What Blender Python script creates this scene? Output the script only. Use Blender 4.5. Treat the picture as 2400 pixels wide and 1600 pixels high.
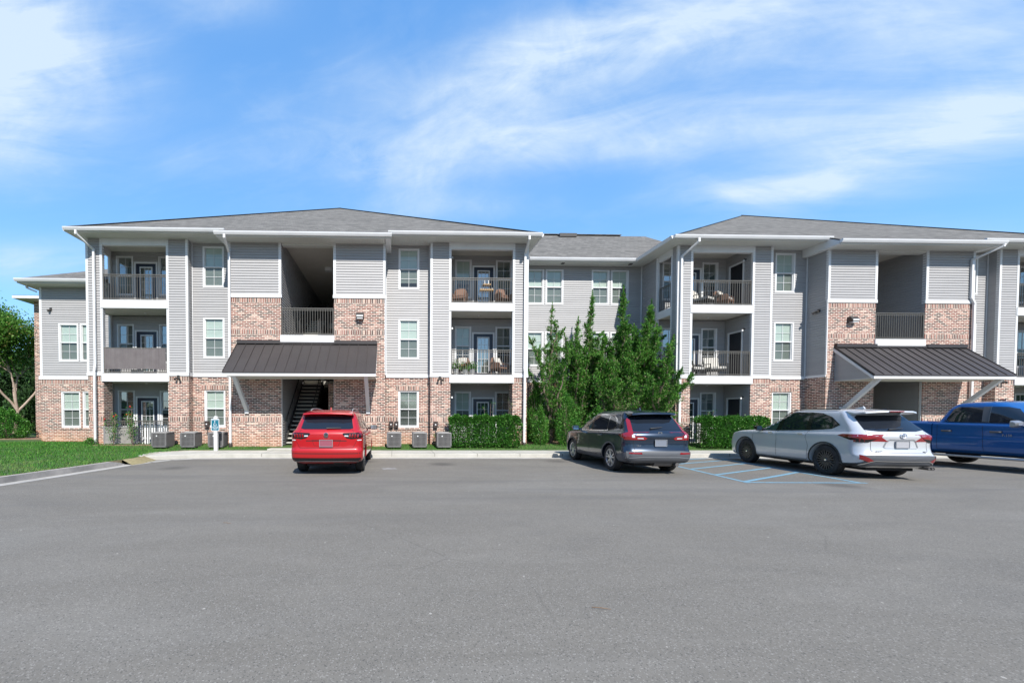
import bpy, bmesh, math, random
import numpy as np
from mathutils import Vector, Matrix
from mathutils.bvhtree import BVHTree
R = math.radians
random.seed(7); rng = np.random.default_rng(7)
scene = bpy.context.scene
for o in list(bpy.data.objects): bpy.data.objects.remove(o)
COL = scene.collection
# ------------------------------------------------------------ camera
PSI, PIT, ROLL = .0225, .0212, .002
fwd = Vector((math.sin(PSI)*math.cos(PIT), math.cos(PSI)*math.cos(PIT), -math.sin(PIT)))
rt = Vector((math.cos(PSI), -math.sin(PSI), 0)); up = rt.cross(fwd)
r2 = rt*math.cos(ROLL)+up*math.sin(ROLL); u2 = -rt*math.sin(ROLL)+up*math.cos(ROLL)
cd = bpy.data.cameras.new('camera'); cam = bpy.data.objects.new('camera', cd); COL.objects.link(cam)
m = Matrix((r2, u2, -fwd)).transposed().to_4x4(); m.translation = (0, 0, 1.5); cam.matrix_world = m
cd.sensor_width = 36; cd.lens = 13.5; cd.shift_x = (1200-945)/2400; cd.shift_y = (994-800)/2400
cd.clip_start = .05; cd.clip_end = 3000
scene.camera = cam
# ------------------------------------------------------------ light
SUN_EL = R(44.5); SUN_AZ = R(168.7)          # compass style: from +Y clockwise; sun behind the camera, a little right
sv = Vector((math.sin(SUN_AZ)*math.cos(SUN_EL), math.cos(SUN_AZ)*math.cos(SUN_EL), math.sin(SUN_EL)))
sd = bpy.data.lights.new('sun', 'SUN'); sd.energy = 4.7; sd.angle = R(.5); sd.color = (1, .96, .9)
so = bpy.data.objects.new('sun', sd); COL.objects.link(so); so.rotation_euler = (-sv).to_track_quat('-Z', 'Y').to_euler()
scene.view_settings.view_transform = 'Standard'; scene.view_settings.look = 'None'
scene.view_settings.exposure = .52; scene.view_settings.gamma = 1
# ------------------------------------------------------------ node helpers
class NT:
    def __init__(s, tree): s.t = tree; s.n = tree.nodes; s.l = tree.links
    def node(s, typ, ins=None, **kw):
        n = s.n.new(typ)
        for k, v in kw.items(): setattr(n, k, v)
        for k, v in (ins or {}).items(): s.put(n.inputs[k], v)
        return n
    def put(s, sock, v):
        if isinstance(v, bpy.types.NodeSocket): s.l.new(v, sock)
        else:
            if isinstance(v, tuple) and len(v) == 3 and sock.type == 'RGBA': v = v+(1,)
            sock.default_value = v
    def m(s, op, a, b=0., c=0.):
        n = s.n.new('ShaderNodeMath'); n.operation = op
        s.put(n.inputs[0], a); s.put(n.inputs[1], b); s.put(n.inputs[2], c); return n.outputs[0]
    def mix(s, f, a, b, bt='MIX'):
        n = s.n.new('ShaderNodeMix'); n.data_type = 'RGBA'; n.blend_type = bt
        s.put(n.inputs[0], f); s.put(n.inputs[6], a); s.put(n.inputs[7], b); return n.outputs[2]
    def ramp(s, f, stops, interp='LINEAR'):
        n = s.n.new('ShaderNodeValToRGB'); n.color_ramp.interpolation = interp
        e = n.color_ramp.elements
        while len(e) < len(stops): e.new(.5)
        for i, (p, c) in enumerate(stops):
            e[i].position = p; e[i].color = (c if isinstance(c, tuple) else (c, c, c))+(1,)
        s.put(n.inputs[0], f); return n.outputs[0]
    def noise(s, vec, scale, detail=4, rough=.5, dist=0., out=0):
        n = s.node('ShaderNodeTexNoise', {'Scale': scale, 'Detail': detail, 'Roughness': rough, 'Distortion': dist})
        if vec is not None: s.put(n.inputs['Vector'], vec)
        return n.outputs[out]
    def mapr(s, v, a, b, c=0., d=1.):
        n = s.node('ShaderNodeMapRange', {0: v, 1: a, 2: b, 3: c, 4: d}); return n.outputs[0]
# ------------------------------------------------------------ sky
w = bpy.data.worlds.new('World'); scene.world = w; w.use_nodes = True
q = NT(w.node_tree); bg = w.node_tree.nodes['Background']
sky = q.node('ShaderNodeTexSky', sky_type='NISHITA', sun_disc=False, sun_elevation=SUN_EL, sun_rotation=SUN_AZ,
             air_density=1.0, dust_density=.4, ozone_density=2.0)
tc = q.node('ShaderNodeTexCoord'); sep = q.node('ShaderNodeSeparateXYZ', {0: tc.outputs['Generated']})
X, Y, Z = sep.outputs
az = q.m('MULTIPLY', q.m('ARCTAN2', X, Y), 57.29578); el = q.m('MULTIPLY', q.m('ARCTAN2', Z, q.m('ABSOLUTE', Y)), 57.29578)
def ang(a, r):      # cloud-aligned coordinates, slanted by a degrees
    ca, sa = math.cos(R(a)), math.sin(R(a))
    u = q.m('ADD', q.m('MULTIPLY', az, ca), q.m('MULTIPLY', el, sa))
    v = q.m('SUBTRACT', q.m('MULTIPLY', el, ca), q.m('MULTIPLY', az, sa))
    return u, v
def blob(a0, e0, ra, re, slant=0.):
    da = q.m('SUBTRACT', az, a0); de = q.m('SUBTRACT', el, e0)
    ca, sa = math.cos(R(slant)), math.sin(R(slant))
    u = q.m('DIVIDE', q.m('ADD', q.m('MULTIPLY', da, ca), q.m('MULTIPLY', de, sa)), ra)
    v = q.m('DIVIDE', q.m('SUBTRACT', q.m('MULTIPLY', de, ca), q.m('MULTIPLY', da, sa)), re)
    d = q.m('ADD', q.m('MULTIPLY', u, u), q.m('MULTIPLY', v, v))
    return q.m('EXPONENT', q.m('MULTIPLY', d, -1.))
def vec(u, v, su, sv_, o=0.):
    return q.node('ShaderNodeCombineXYZ', {0: q.m('MULTIPLY', u, su), 1: q.m('MULTIPLY', v, sv_), 2: o}).outputs[0]
u1, v1 = ang(9, 0)
streak = q.noise(vec(u1, v1, .045, .17), 1.0, 8, .6, .9)
fine = q.noise(vec(u1, v1, .11, .42, 3.), 1.0, 6, .6, .6)
puff = q.noise(vec(az, el, .10, .15, 7.), 1.0, 8, .62, .7)
blobs = [(-44, 42, 9.5, 6.5, -8, 1.4), (-47, 35, 6, 4.5, -15, .7), (-23, 46.8, 8, 2, 0, .4), (33, 44.5, 20, 3.8, 10, 1.15), (14, 40.5, 11, 3., 14, .55), (-3, 40, 6, 2.6, -8, .35),
         (20, 35.4, 21, 2.9, 5, .85), (-1, 32.5, 10, 3.2, -10, .5), (44, 37.5, 12, 2.6, 8, .5), (54, 36, 12, 3.3, 30, 1.1), (44, 30.8, 8, 1.7, 6, .7), (57, 44.5, 8, 4, 0, .5),
         (5, 28.2, 13, 1.7, 2, .35), (-43, 21.5, 7, 2.6, 0, .55), (-30, 33, 14, 2, 0, .12), (-14, 36, 14, 4, 0, .14), (50, 25, 12, 3, 5, .2), (140, 35, 30, 10, 0, .3), (-120, 40, 30, 12, 0, .3)]
mask = None
for a0, e0, ra, re, sl, amp in blobs:
    b = q.m('MULTIPLY', blob(a0, e0, ra, re, sl), amp); mask = b if mask is None else q.m('ADD', mask, b)
tex = q.m('ADD', q.m('MULTIPLY', streak, .62), q.m('ADD', q.m('MULTIPLY', fine, .22), q.m('MULTIPLY', puff, .38)))
dens = q.m('MULTIPLY', mask, q.mapr(tex, .40, .80, .10, 1.5))
dens = q.m('MINIMUM', q.m('ADD', dens, q.mapr(tex, .62, .9, 0, .12)), 1.)
soft = q.mapr(dens, .0, 1.05, 0., 1.)
hs = q.node('ShaderNodeHueSaturation', {'Saturation': 1.18, 'Value': 1.0, 'Color': sky.outputs[0]})
tint = q.mix(1., hs.outputs[0], (1.75, 1.85, 1.80), 'MULTIPLY')
back = q.mapr(Y, -.45, .35, .66, 1.)      # sky dimmed behind the camera to weaken its fill on the facade
pale = q.mix(.62, tint, q.mix(1., q.ramp(q.mapr(el, 12., 50.), [(0, (.150, .345, .63)), (1, (.098, .262, .585))]), (10., 10., 10.), 'MULTIPLY'))
cloud = q.mix(q.m('MULTIPLY', soft, .86), pale, (4.7, 5.5, 6.2))
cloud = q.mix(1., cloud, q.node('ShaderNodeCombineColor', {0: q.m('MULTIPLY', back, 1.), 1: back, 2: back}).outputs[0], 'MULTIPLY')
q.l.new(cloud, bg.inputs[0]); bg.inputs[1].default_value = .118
# ------------------------------------------------------------ materials
def mat(name, col=(.5, .5, .5), rough=.6, metal=0., spec=.5, **kw):
    mt = bpy.data.materials.new(name); mt.use_nodes = True
    p = mt.node_tree.nodes['Principled BSDF']
    p.inputs['Base Color'].default_value = tuple(col)+(1,); p.inputs['Roughness'].default_value = rough
    p.inputs['Metallic'].default_value = metal; p.inputs['Specular IOR Level'].default_value = spec
    for k, v in kw.items(): p.inputs[k].default_value = v
    return mt
def nt(mt):
    n = NT(mt.node_tree); return n, mt.node_tree.nodes['Principled BSDF']
def noisy(name, c1, c2, scale, rough=.7, bump=0., bscale=None, detail=5, spec=.4):
    mt = mat(name, c1, rough, spec=spec); n, p = nt(mt)
    geo = n.node('ShaderNodeTexCoord').outputs['Object']
    f = n.mapr(n.noise(geo, scale, detail, .6), .3, .7)
    n.put(p.inputs['Base Color'], n.mix(f, c1, c2))
    if bump:
        b = n.node('ShaderNodeBump', {'Strength': bump, 'Distance': .01, 'Height': n.noise(geo, bscale or scale*4, 4, .6)})
        n.put(p.inputs['Normal'], b.outputs[0])
    return mt
M = {}
def pos(n): return n.node('ShaderNodeNewGeometry').outputs['Position']
# asphalt
mt = mat('asphalt', rough=.88, spec=.25); n, p = nt(mt); g = pos(n)
mp = n.node('ShaderNodeMapping', {0: g, 3: (.35, 1.3, 1)})
big = n.noise(mp.outputs[0], .8, 7, .68, 1.2)
mid = n.noise(g, 3.2, 5, .6); grit = n.noise(g, 150., 3, .75)
vor = n.node('ShaderNodeTexVoronoi', {'Vector': g, 'Scale': 130.}); sp = vor.outputs['Color']
sps = n.node('ShaderNodeSeparateColor', {0: sp}).outputs[0]
base = n.ramp(big, [(.28, (.137, .125, .106)), (.5, (.161, .147, .125)), (.72, (.187, .172, .148))])
pt = n.noise(n.node('ShaderNodeMapping', {0: g, 2: (0, 0, R(-12)), 3: (.16, .42, 1)}).outputs[0], 1., 5, .62, .9)
base = n.mix(n.mapr(pt, .50, .64, 0., .62), base, (.205, .192, .17)); base = n.mix(n.mapr(pt, .44, .34, 0., .5), base, (.112, .105, .095))
base = n.mix(n.mapr(mid, .3, .7, 0., .3), base, (.128, .120, .107))
base = n.mix(n.mapr(grit, .35, .7, 0., .4), base, (.23, .22, .20))
base = n.mix(n.mapr(sps, .86, .98, 0., .44), base, (.40, .375, .345))
base = n.mix(n.mapr(sps, .12, .02, 0., .6), base, (.05, .049, .05))
sp2 = n.node('ShaderNodeTexVoronoi', {'Vector': g, 'Scale': 9.}); s2 = n.node('ShaderNodeSeparateColor', {0: sp2.outputs['Color']}).outputs[1]
dd = n.m('MULTIPLY', n.m('LESS_THAN', sp2.outputs['Distance'], .10), n.m('GREATER_THAN', s2, .93))
base = n.mix(n.m('MULTIPLY', dd, .7), base, (.45, .42, .38))
# tyre polish: long dark arcs where cars turn in
mp2 = n.node('ShaderNodeMapping', {0: g, 2: (0, 0, R(8)), 3: (.10, 1.6, 1)})
trk = n.noise(mp2.outputs[0], 1.1, 5, .55, .35)
sy = n.node('ShaderNodeSeparateXYZ', {0: g}).outputs[1]
zone = n.m('MULTIPLY', n.mapr(sy, 4.5, 7.5), n.mapr(sy, 14.2, 12.5))
base = n.mix(n.m('MULTIPLY', n.mapr(trk, .5, .7, 0., .45), zone), base, (.115, .112, .11))
ov = n.node('ShaderNodeTexVoronoi', {'Vector': n.mix(.12, g, n.noise(g, 3., 4, .6, 0., 1)), 'Scale': .55}); os_ = n.node('ShaderNodeSeparateColor', {0: ov.outputs['Color']}).outputs[0]
oil = n.m('MULTIPLY', n.m('MULTIPLY', n.mapr(ov.outputs['Distance'], .07, .26, .6, 0.), n.m('GREATER_THAN', os_, .55)), zone)
base = n.mix(oil, base, (.055, .052, .05))
# hairline cracks
cv = n.node('ShaderNodeTexVoronoi', {'Scale': .23, 'Vector': n.mix(.22, g, n.noise(g, .9, 4, .6, 0., 1))}, feature='DISTANCE_TO_EDGE')
crk = n.m('MULTIPLY', n.mapr(cv.outputs[0], .0, .0022, 1., 0.), n.mapr(n.noise(g, .35, 2), .52, .6))
base = n.mix(n.m('MULTIPLY', crk, .3), base, (.06, .058, .056))
n.put(p.inputs['Base Color'], base)
b = n.node('ShaderNodeBump', {'Strength': .35, 'Distance': .004, 'Height': n.noise(g, 170., 3, .8)})
n.put(p.inputs['Normal'], b.outputs[0]); M['asphalt'] = mt
# concrete
mt = mat('concrete', rough=.85, spec=.25); n, p = nt(mt); g = pos(n)
c = n.mix(n.mapr(n.noise(g, 1.6, 6, .65), .35, .68), (.40, .385, .34), (.53, .51, .46))
c = n.mix(n.mapr(n.noise(g, 45., 3, .7), .4, .75, 0., .35), c, (.30, .285, .25))
n.put(p.inputs['Base Color'], c); b = n.node('ShaderNodeBump', {'Strength': .25, 'Distance': .004, 'Height': n.noise(g, 70., 3, .8)})
n.put(p.inputs['Normal'], b.outputs[0]); M['concrete'] = mt
M['kerb'] = noisy('kerb concrete', (.30, .29, .27), (.46, .44, .41), 2.2, .85, .3, 60)
M['kerb_face'] = noisy('weathered kerb face', (.17, .165, .16), (.34, .32, .30), 2.0, .9, .3, 60)
M['joint'] = mat('joint', (.12, .115, .10), .9)
M['soil'] = noisy('soil', (.16, .10, .065), (.27, .19, .13), 6, .95, .4)
M['lawn'] = noisy('lawn ground', (.035, .075, .018), (.075, .125, .03), 1.2, .95, .3, 30)
# grass blades
mt = mat('grass blades', rough=.75, spec=.15); n, p = nt(mt)
g = pos(n); rnd = n.node('ShaderNodeNewGeometry').outputs['Random Per Island']
c = n.ramp(rnd, [(0, (.03, .115, .016)), (.5, (.045, .165, .022)), (.85, (.075, .215, .03)), (1, (.17, .25, .055))])
dry = n.m('MULTIPLY', n.mapr(n.noise(g, .8, 4, .6), .46, .62), n.mapr(n.node('ShaderNodeSeparateXYZ', {0: g}).outputs[1], 12.6, 9.2, .08, 1.))
c = n.mix(n.m('MULTIPLY', dry, .75), c, (.27, .26, .12)); n.put(p.inputs['Base Color'], c); M['grass'] = mt
# siding
def siding_mat(name, c1, c2):
    mt = mat(name, c1, .55, spec=.35); n, p = nt(mt); g = pos(n)
    mp = n.node('ShaderNodeMapping', {0: g, 3: (.6, .6, 4.)})
    c = n.mix(n.mapr(n.noise(mp.outputs[0], 1.3, 5, .6), .3, .7), c1, c2)
    mp2 = n.node('ShaderNodeMapping', {0: g, 3: (5., 5., .5)})
    c = n.mix(n.mapr(n.noise(mp2.outputs[0], 1.6, 4, .6), .52, .75, 0., .22), c, (.30, .29, .27))
    n.put(p.inputs['Base Color'], c); return mt
M['siding'] = siding_mat('grey vinyl siding', (.345, .339, .338), (.385, .377, .376))
M['trim'] = noisy('white trim', (.62, .625, .63), (.70, .70, .70), 1.5, .5)
M['soffit'] = None
mt = mat('vinyl soffit', (.62, .62, .58), .6); n, p = nt(mt); g = pos(n); s = n.node('ShaderNodeSeparateXYZ', {0: g})
wv = n.m('PINGPONG', n.m('ADD', s.outputs[0], 0.), .05); b = n.node('ShaderNodeBump', {'Strength': .6, 'Distance': .02, 'Height': n.mapr(wv, 0., .012)})
n.put(p.inputs['Normal'], b.outputs[0]); M['soffit'] = mt
M['ceiling'] = noisy('balcony ceiling', (.52, .50, .44), (.58, .56, .50), 2, .7)
M['door'] = mat('navy door', (.02, .026, .045), .35)
M['darkdoor'] = mat('black door', (.012, .012, .016), .45)
M['rail'] = mat('taupe railing', (.105, .098, .085), .45)
M['steel'] = mat('dark steel', (.035, .034, .033), .45)
M['tread'] = noisy('stair tread', (.40, .39, .34), (.50, .48, .43), 5, .8)
M['bronze'] = noisy('bronze metal roofing', (.045, .039, .038), (.056, .049, .047), .7, .45)
M['lampgrey'] = mat('lamp metal', (.05, .045, .04), .4)
M['lens'] = mat('lamp lens', (.75, .76, .75), .2)
def brick_mat(name, soldier=None):
    mt = mat(name, rough=.85, spec=.2); n, p = nt(mt); g = pos(n); s = n.node('ShaderNodeSeparateXYZ', {0: g})
    u = n.m('ADD', s.outputs[0], s.outputs[1]); z = s.outputs[2]
    if soldier is not None: v = n.node('ShaderNodeCombineXYZ', {0: n.m('SUBTRACT', z, soldier), 1: u}).outputs[0]
    else: v = n.node('ShaderNodeCombineXYZ', {0: u, 1: z}).outputs[0]
    bt = n.node('ShaderNodeTexBrick', {'Vector': v, 'Color1': (0, 0, 0), 'Color2': (1, 1, 1), 'Mortar': (.5, .5, .5), 'Scale': 1., 'Mortar Size': .0105,
        'Mortar Smooth': .1, 'Bias': 0., 'Brick Width': .212 if soldier is None else .2, 'Row Height': .0715})
    bt.offset = .5 if soldier is None else 0.
    rnd = n.node('ShaderNodeSeparateColor', {0: bt.outputs['Color']}).outputs[0]
    c = n.ramp(rnd, [(0, (.038, .022, .022)), (.22, (.075, .033, .030)), (.42, (.165, .050, .038)), (.6, (.235, .080, .058)), (.78, (.29, .125, .098)),
                     (.92, (.40, .22, .17)), (1, (.52, .38, .30))])
    c = n.mix(n.mapr(n.noise(g, 32., 4, .7), .42, .72, 0., .16), c, (.60, .50, .44))
    c = n.mix(n.mapr(n.noise(g, .9, 4, .6), .42, .72, 0., .12), c, (.58, .44, .38))
    mc = n.mix(n.mapr(n.noise(g, 9., 4, .6), .35, .7), (.64, .56, .47), (.74, .66, .57))
    c = n.mix(bt.outputs['Fac'], c, mc)
    low = n.m('MULTIPLY', n.mapr(z, 1.0, .25), n.mapr(n.noise(g, 1.7, 4), .3, .6, .35, 1.))
    c = n.mix(n.m('MULTIPLY', low, .5), c, (.58, .30, .15))      # red clay splashed up from the soil
    n.put(p.inputs['Base Color'], c)
    b = n.node('ShaderNodeBump', {'Strength': .7, 'Distance': .008, 'Height': n.m('SUBTRACT', n.m('MULTIPLY', n.noise(g, 60., 3), .3), bt.outputs['Fac'])})
    n.put(p.inputs['Normal'], b.outputs[0]); return mt
M['brick'] = brick_mat('blended brick')
_sold = {}
def soldier(z0):
    k = round(z0, 3)
    if k not in _sold: _sold[k] = brick_mat('soldier course brick', k)
    return _sold[k]
# shingles
mt = mat('asphalt shingles', rough=.95, spec=.15); n, p = nt(mt); g = pos(n); s = n.node('ShaderNodeSeparateXYZ', {0: g})
v = n.node('ShaderNodeCombineXYZ', {0: n.m('ADD', s.outputs[0], n.m('MULTIPLY', s.outputs[1], .3)), 1: n.m('MULTIPLY', s.outputs[2], 1.0)}).outputs[0]
bt = n.node('ShaderNodeTexBrick', {'Vector': v, 'Color1': (0, 0, 0), 'Color2': (1, 1, 1), 'Mortar': (.3, .3, .3), 'Scale': 1., 'Mortar Size': .006, 'Bias': 0., 'Brick Width': .24, 'Row Height': .085})
rnd = n.node('ShaderNodeSeparateColor', {0: bt.outputs['Color']}).outputs[0]
c = n.ramp(rnd, [(0, (.10, .096, .089)), (.5, (.145, .139, .128)), (1, (.20, .191, .177))])
c = n.mix(n.mapr(n.noise(g, 22., 5, .7), .35, .7, 0., .55), c, (.12, .117, .112))
c = n.mix(n.mapr(n.noise(n.node('ShaderNodeMapping', {0: g, 3: (.5, .5, 3.)}).outputs[0], 1.2, 5, .6), .4, .7, 0., .35), c, (.23, .22, .205))
c = n.mix(n.m('MULTIPLY', bt.outputs['Fac'], .5), c, (.06, .058, .055))
n.put(p.inputs['Base Color'], c); M['shingle'] = mt
# glass
def glass_mat(name, tint, refl, rough=.02, op=0., opc=(.1, .1, .1)):
    mt = bpy.data.materials.new(name); mt.use_nodes = True; n = NT(mt.node_tree); n.n.clear()
    out = n.node('ShaderNodeOutputMaterial'); tr = n.node('ShaderNodeBsdfTransparent', {0: tint}); gl = n.node('ShaderNodeBsdfGlossy', {'Roughness': rough})
    fa = n.node('ShaderNodeLayerWeight', {0: .5}).outputs['Facing']; fr = n.m('ADD', n.m('MULTIPLY', n.m('POWER', fa, 5.), .96), .04); f = n.m('MINIMUM', n.m('ADD', n.m('MULTIPLY', fr, 1.3), refl), 1.)
    base = tr.outputs[0]
    if op: base = n.node('ShaderNodeMixShader', {0: op, 1: base, 2: n.node('ShaderNodeBsdfDiffuse', {0: opc}).outputs[0]}).outputs[0]
    n.l.new(n.node('ShaderNodeMixShader', {0: f, 1: base, 2: gl.outputs[0]}).outputs[0], out.inputs[0]); return mt
M['pane'] = glass_mat('window glass', (.95, .985, .97), .05)
M['pane_refl'] = glass_mat('reflective window glass', (.55, .62, .62), .38)
M['screen'] = glass_mat('glass behind insect screen', (.80, .83, .81), .03, .06, .36, (.06, .065, .065))
M['interior'] = mat('dark room', (.03, .035, .038), .9)
mt = mat('blind slats', (.62, .66, .58), .6); n, p = nt(mt); g = pos(n); z = n.node('ShaderNodeSeparateXYZ', {0: g}).outputs[2]
wv = n.m('PINGPONG', z, .0275); b = n.node('ShaderNodeBump', {'Strength': .4, 'Distance': .01, 'Height': n.mapr(wv, 0., .0275)}); n.put(p.inputs['Normal'], b.outputs[0])
n.put(p.inputs['Base Color'], n.mix(n.mapr(wv, .0, .008), (.27, .30, .27), (.44, .50, .45))); M['blind'] = mt
# ------------------------------------------------------------ mesh helpers
class MB:
    def __init__(s): s.v = []; s.f = []; s.mi = []; s.mats = []
    def midx(s, m):
        if m is None: return 0
        if m not in s.mats: s.mats.append(m)
        return s.mats.index(m)
    def face(s, pts, m=None):
        i = len(s.v); s.v += [tuple(p) for p in pts]; s.f.append(tuple(range(i, i+len(pts)))); s.mi.append(s.midx(m))
    def box(s, x0, x1, y0, y1, z0, z1, m=None):
        i = len(s.v)
        s.v += [(x0, y0, z0), (x1, y0, z0), (x1, y1, z0), (x0, y1, z0), (x0, y0, z1), (x1, y0, z1), (x1, y1, z1), (x0, y1, z1)]
        for f in ((0, 3, 2, 1), (4, 5, 6, 7), (0, 1, 5, 4), (1, 2, 6, 5), (2, 3, 7, 6), (3, 0, 4, 7)):
            s.f.append(tuple(i+k for k in f)); s.mi.append(s.midx(m))
        return s
    def prism(s, poly, axis, a, b, m=None):      # poly: 2-D points in the other two axes
        def P(u, v, w): return {'x': (w, u, v), 'y': (u, w, v), 'z': (u, v, w)}[axis]
        i = len(s.v); k = len(poly)
        s.v += [P(u, v, a) for u, v in poly]+[P(u, v, b) for u, v in poly]
        s.f.append(tuple(i+j for j in range(k))); s.f.append(tuple(i+k+j for j in reversed(range(k)))); s.mi += [s.midx(m)]*2
        for j in range(k):
            jj = (j+1) % k; s.f.append((i+j, i+jj, i+k+jj, i+k+j)); s.mi.append(s.midx(m))
        return s
    def bar(s, p, q_, w_, h_, m=None):           # rectangular bar between two points
        p = Vector(p); q_ = Vector(q_); d = (q_-p).normalized(); a = d.cross(Vector((0, 0, 1)))
        if a.length < 1e-4: a = Vector((1, 0, 0))
        a.normalize(); b = a.cross(d).normalized(); a = a*w_/2; b = b*h_/2; i = len(s.v)
        for c in (p, q_): s.v += [tuple(c-a-b), tuple(c+a-b), tuple(c+a+b), tuple(c-a+b)]
        for f in ((0, 1, 2, 3), (7, 6, 5, 4), (0, 4, 5, 1), (1, 5, 6, 2), (2, 6, 7, 3), (3, 7, 4, 0)): s.f.append(tuple(i+k for k in f)); s.mi.append(s.midx(m))
        return s
    def tube(s, pts, rs, n=8, m=None, cap=True):
        pts = [Vector(p) for p in pts]
        if not hasattr(rs, '__len__'): rs = [rs]*len(pts)
        i0 = len(s.v); prev = None
        for k, p in enumerate(pts):
            d = (pts[min(k+1, len(pts)-1)]-pts[max(k-1, 0)]).normalized()
            a = prev if prev is not None else (Vector((0, 0, 1)) if abs(d.z) < .9 else Vector((1, 0, 0)))
            a = (a-d*a.dot(d)).normalized(); b = d.cross(a); prev = a
            for j in range(n):
                t = 2*math.pi*j/n; s.v.append(tuple(p+(a*math.cos(t)+b*math.sin(t))*rs[k]))
        for k in range(len(pts)-1):
            for j in range(n):
                jj = (j+1) % n; s.f.append((i0+k*n+j, i0+k*n+jj, i0+(k+1)*n+jj, i0+(k+1)*n+j)); s.mi.append(s.midx(m))
        if cap:
            s.f.append(tuple(i0+j for j in reversed(range(n)))); s.f.append(tuple(i0+(len(pts)-1)*n+j for j in range(n))); s.mi += [s.midx(m)]*2
        return s
    def lathe(s, prof, n=24, axis='z', c=(0, 0, 0), m=None, close=False):   # prof: (r, h)
        i0 = len(s.v)
        for r_, h in prof:
            for j in range(n):
                t = 2*math.pi*j/n; a, b = r_*math.cos(t), r_*math.sin(t)
                P = {'z': (a, b, h), 'y': (a, h, b), 'x': (h, a, b)}[axis]; s.v.append((P[0]+c[0], P[1]+c[1], P[2]+c[2]))
        K = len(prof)
        for k in range(K if close else K-1):
            k2 = (k+1) % K
            for j in range(n):
                jj = (j+1) % n; s.f.append((i0+k*n+j, i0+k*n+jj, i0+k2*n+jj, i0+k2*n+j)); s.mi.append(s.midx(m))
        return s
    def mesh(s, name):
        me = bpy.data.meshes.new(name); me.from_pydata(s.v, [], s.f); me.update(); return me
    def build(s, name, m=None, parent=None, smooth=False, world=True, bevel=0., fix=True):
        me = s.mesh(name)
        if s.mats:
            for x in s.mats: me.materials.append(x)
            me.polygons.foreach_set('material_index', s.mi)
        else: me.materials.append(m)
        if fix:
            bm = bmesh.new(); bm.from_mesh(me)
            if smooth: bmesh.ops.remove_doubles(bm, verts=bm.verts, dist=1e-5)
            bmesh.ops.recalc_face_normals(bm, faces=bm.faces); bm.to_mesh(me); bm.free()
        if smooth:
            me.polygons.foreach_set('use_smooth', [True]*len(me.polygons)); me.set_sharp_from_angle(angle=R(40))
        return link(name, me, parent, world, bevel)
def wl(o):
    v = Vector((0, 0, 0))
    while o is not None: v += o.location; o = o.parent
    return v
def link(name, me, parent=None, world=True, bevel=0.):
    o = bpy.data.objects.new(name, me); COL.objects.link(o)
    if parent is not None:
        o.parent = parent
        if world: o.location = -wl(parent)
    if bevel:
        b = o.modifiers.new('bevel', 'BEVEL'); b.width = bevel; b.segments = 2; b.limit_method = 'ANGLE'; b.angle_limit = R(40)
    return o
def thing(name, label, cat, loc=(0, 0, 0), rz=0., group=None, kind=None):
    o = bpy.data.objects.new(name, None); COL.objects.link(o); o.location = loc; o.rotation_euler = (0, 0, rz); o.empty_display_size = .2
    return tag(o, label, cat, group, kind)
def tag(o, label=None, cat=None, group=None, kind=None):
    if label: o['label'] = label
    if cat: o['category'] = cat
    if group: o['group'] = group
    if kind: o['kind'] = kind
    return o
def copy_tree(o, parent=None):
    c = o.copy(); COL.objects.link(c); c.parent = parent
    for ch in list(o.children): copy_tree(ch, c)
    return c
def text_mesh(s, size, depth=.002, align='CENTER'):
    cu = bpy.data.curves.new('lettering', 'FONT'); cu.body = s; cu.size = size; cu.extrude = depth; cu.align_x = align; cu.align_y = 'CENTER'; cu.resolution_u = 3
    o = bpy.data.objects.new('lettering', cu); COL.objects.link(o); dg = bpy.context.evaluated_depsgraph_get()
    me = bpy.data.meshes.new_from_object(o.evaluated_get(dg)); bpy.data.objects.remove(o); bpy.data.curves.remove(cu); me.materials.clear(); return me
def cells(holes, a0, a1, b0, b1):
    """rectangles of a wall left over round its openings"""
    xs = sorted({a0, a1, *[min(max(h[k], a0), a1) for h in holes for k in (0, 1)]})
    zs = sorted({b0, b1, *[min(max(h[k], b0), b1) for h in holes for k in (2, 3)]})
    for i in range(len(xs)-1):
        for j in range(len(zs)-1):
            cx, cz = (xs[i]+xs[i+1])/2, (zs[j]+zs[j+1])/2
            if not any(h[0] < cx < h[1] and h[2] < cz < h[3] for h in holes): yield xs[i], xs[i+1], zs[j], zs[j+1]
LAP, LIP = .106, .026
def siding(mb, ax, c, a0, a1, z0, z1, out, holes=()):
    """lap siding: every course leans out to a lip that throws its own shadow"""
    def P(a, d, z): return (a, c+out*d, z) if ax == 'x' else (c+out*d, a, z)
    for x0, x1, b0, b1 in cells(holes, a0, a1, z0, z1):
        k = math.floor((b0-z0)/LAP+1e-6); z = b0
        while z < b1-1e-6:
            zb = z0+k*LAP; zt = zb+LAP; ze = min(zt, b1)
            d0 = .004+LIP*(1-(z-zb)/LAP); d1 = .004+LIP*(1-(ze-zb)/LAP)
            mb.face([P(x0, d0, z), P(x1, d0, z), P(x1, d1, ze), P(x0, d1, ze)])
            if ze == zt and ze < b1: mb.face([P(x0, d1, ze), P(x1, d1, ze), P(x1, .004+LIP, ze), P(x0, .004+LIP, ze)])
            z = ze; k += 1
def flatwall(mb, ax, c, a0, a1, z0, z1, holes=(), m=None):
    for x0, x1, b0, b1 in cells(holes, a0, a1, z0, z1):
        mb.face([(x0, c, b0), (x1, c, b0), (x1, c, b1), (x0, c, b1)] if ax == 'x' else [(c, x0, b0), (c, x1, b0), (c, x1, b1), (c, x0, b1)], m)
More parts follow.
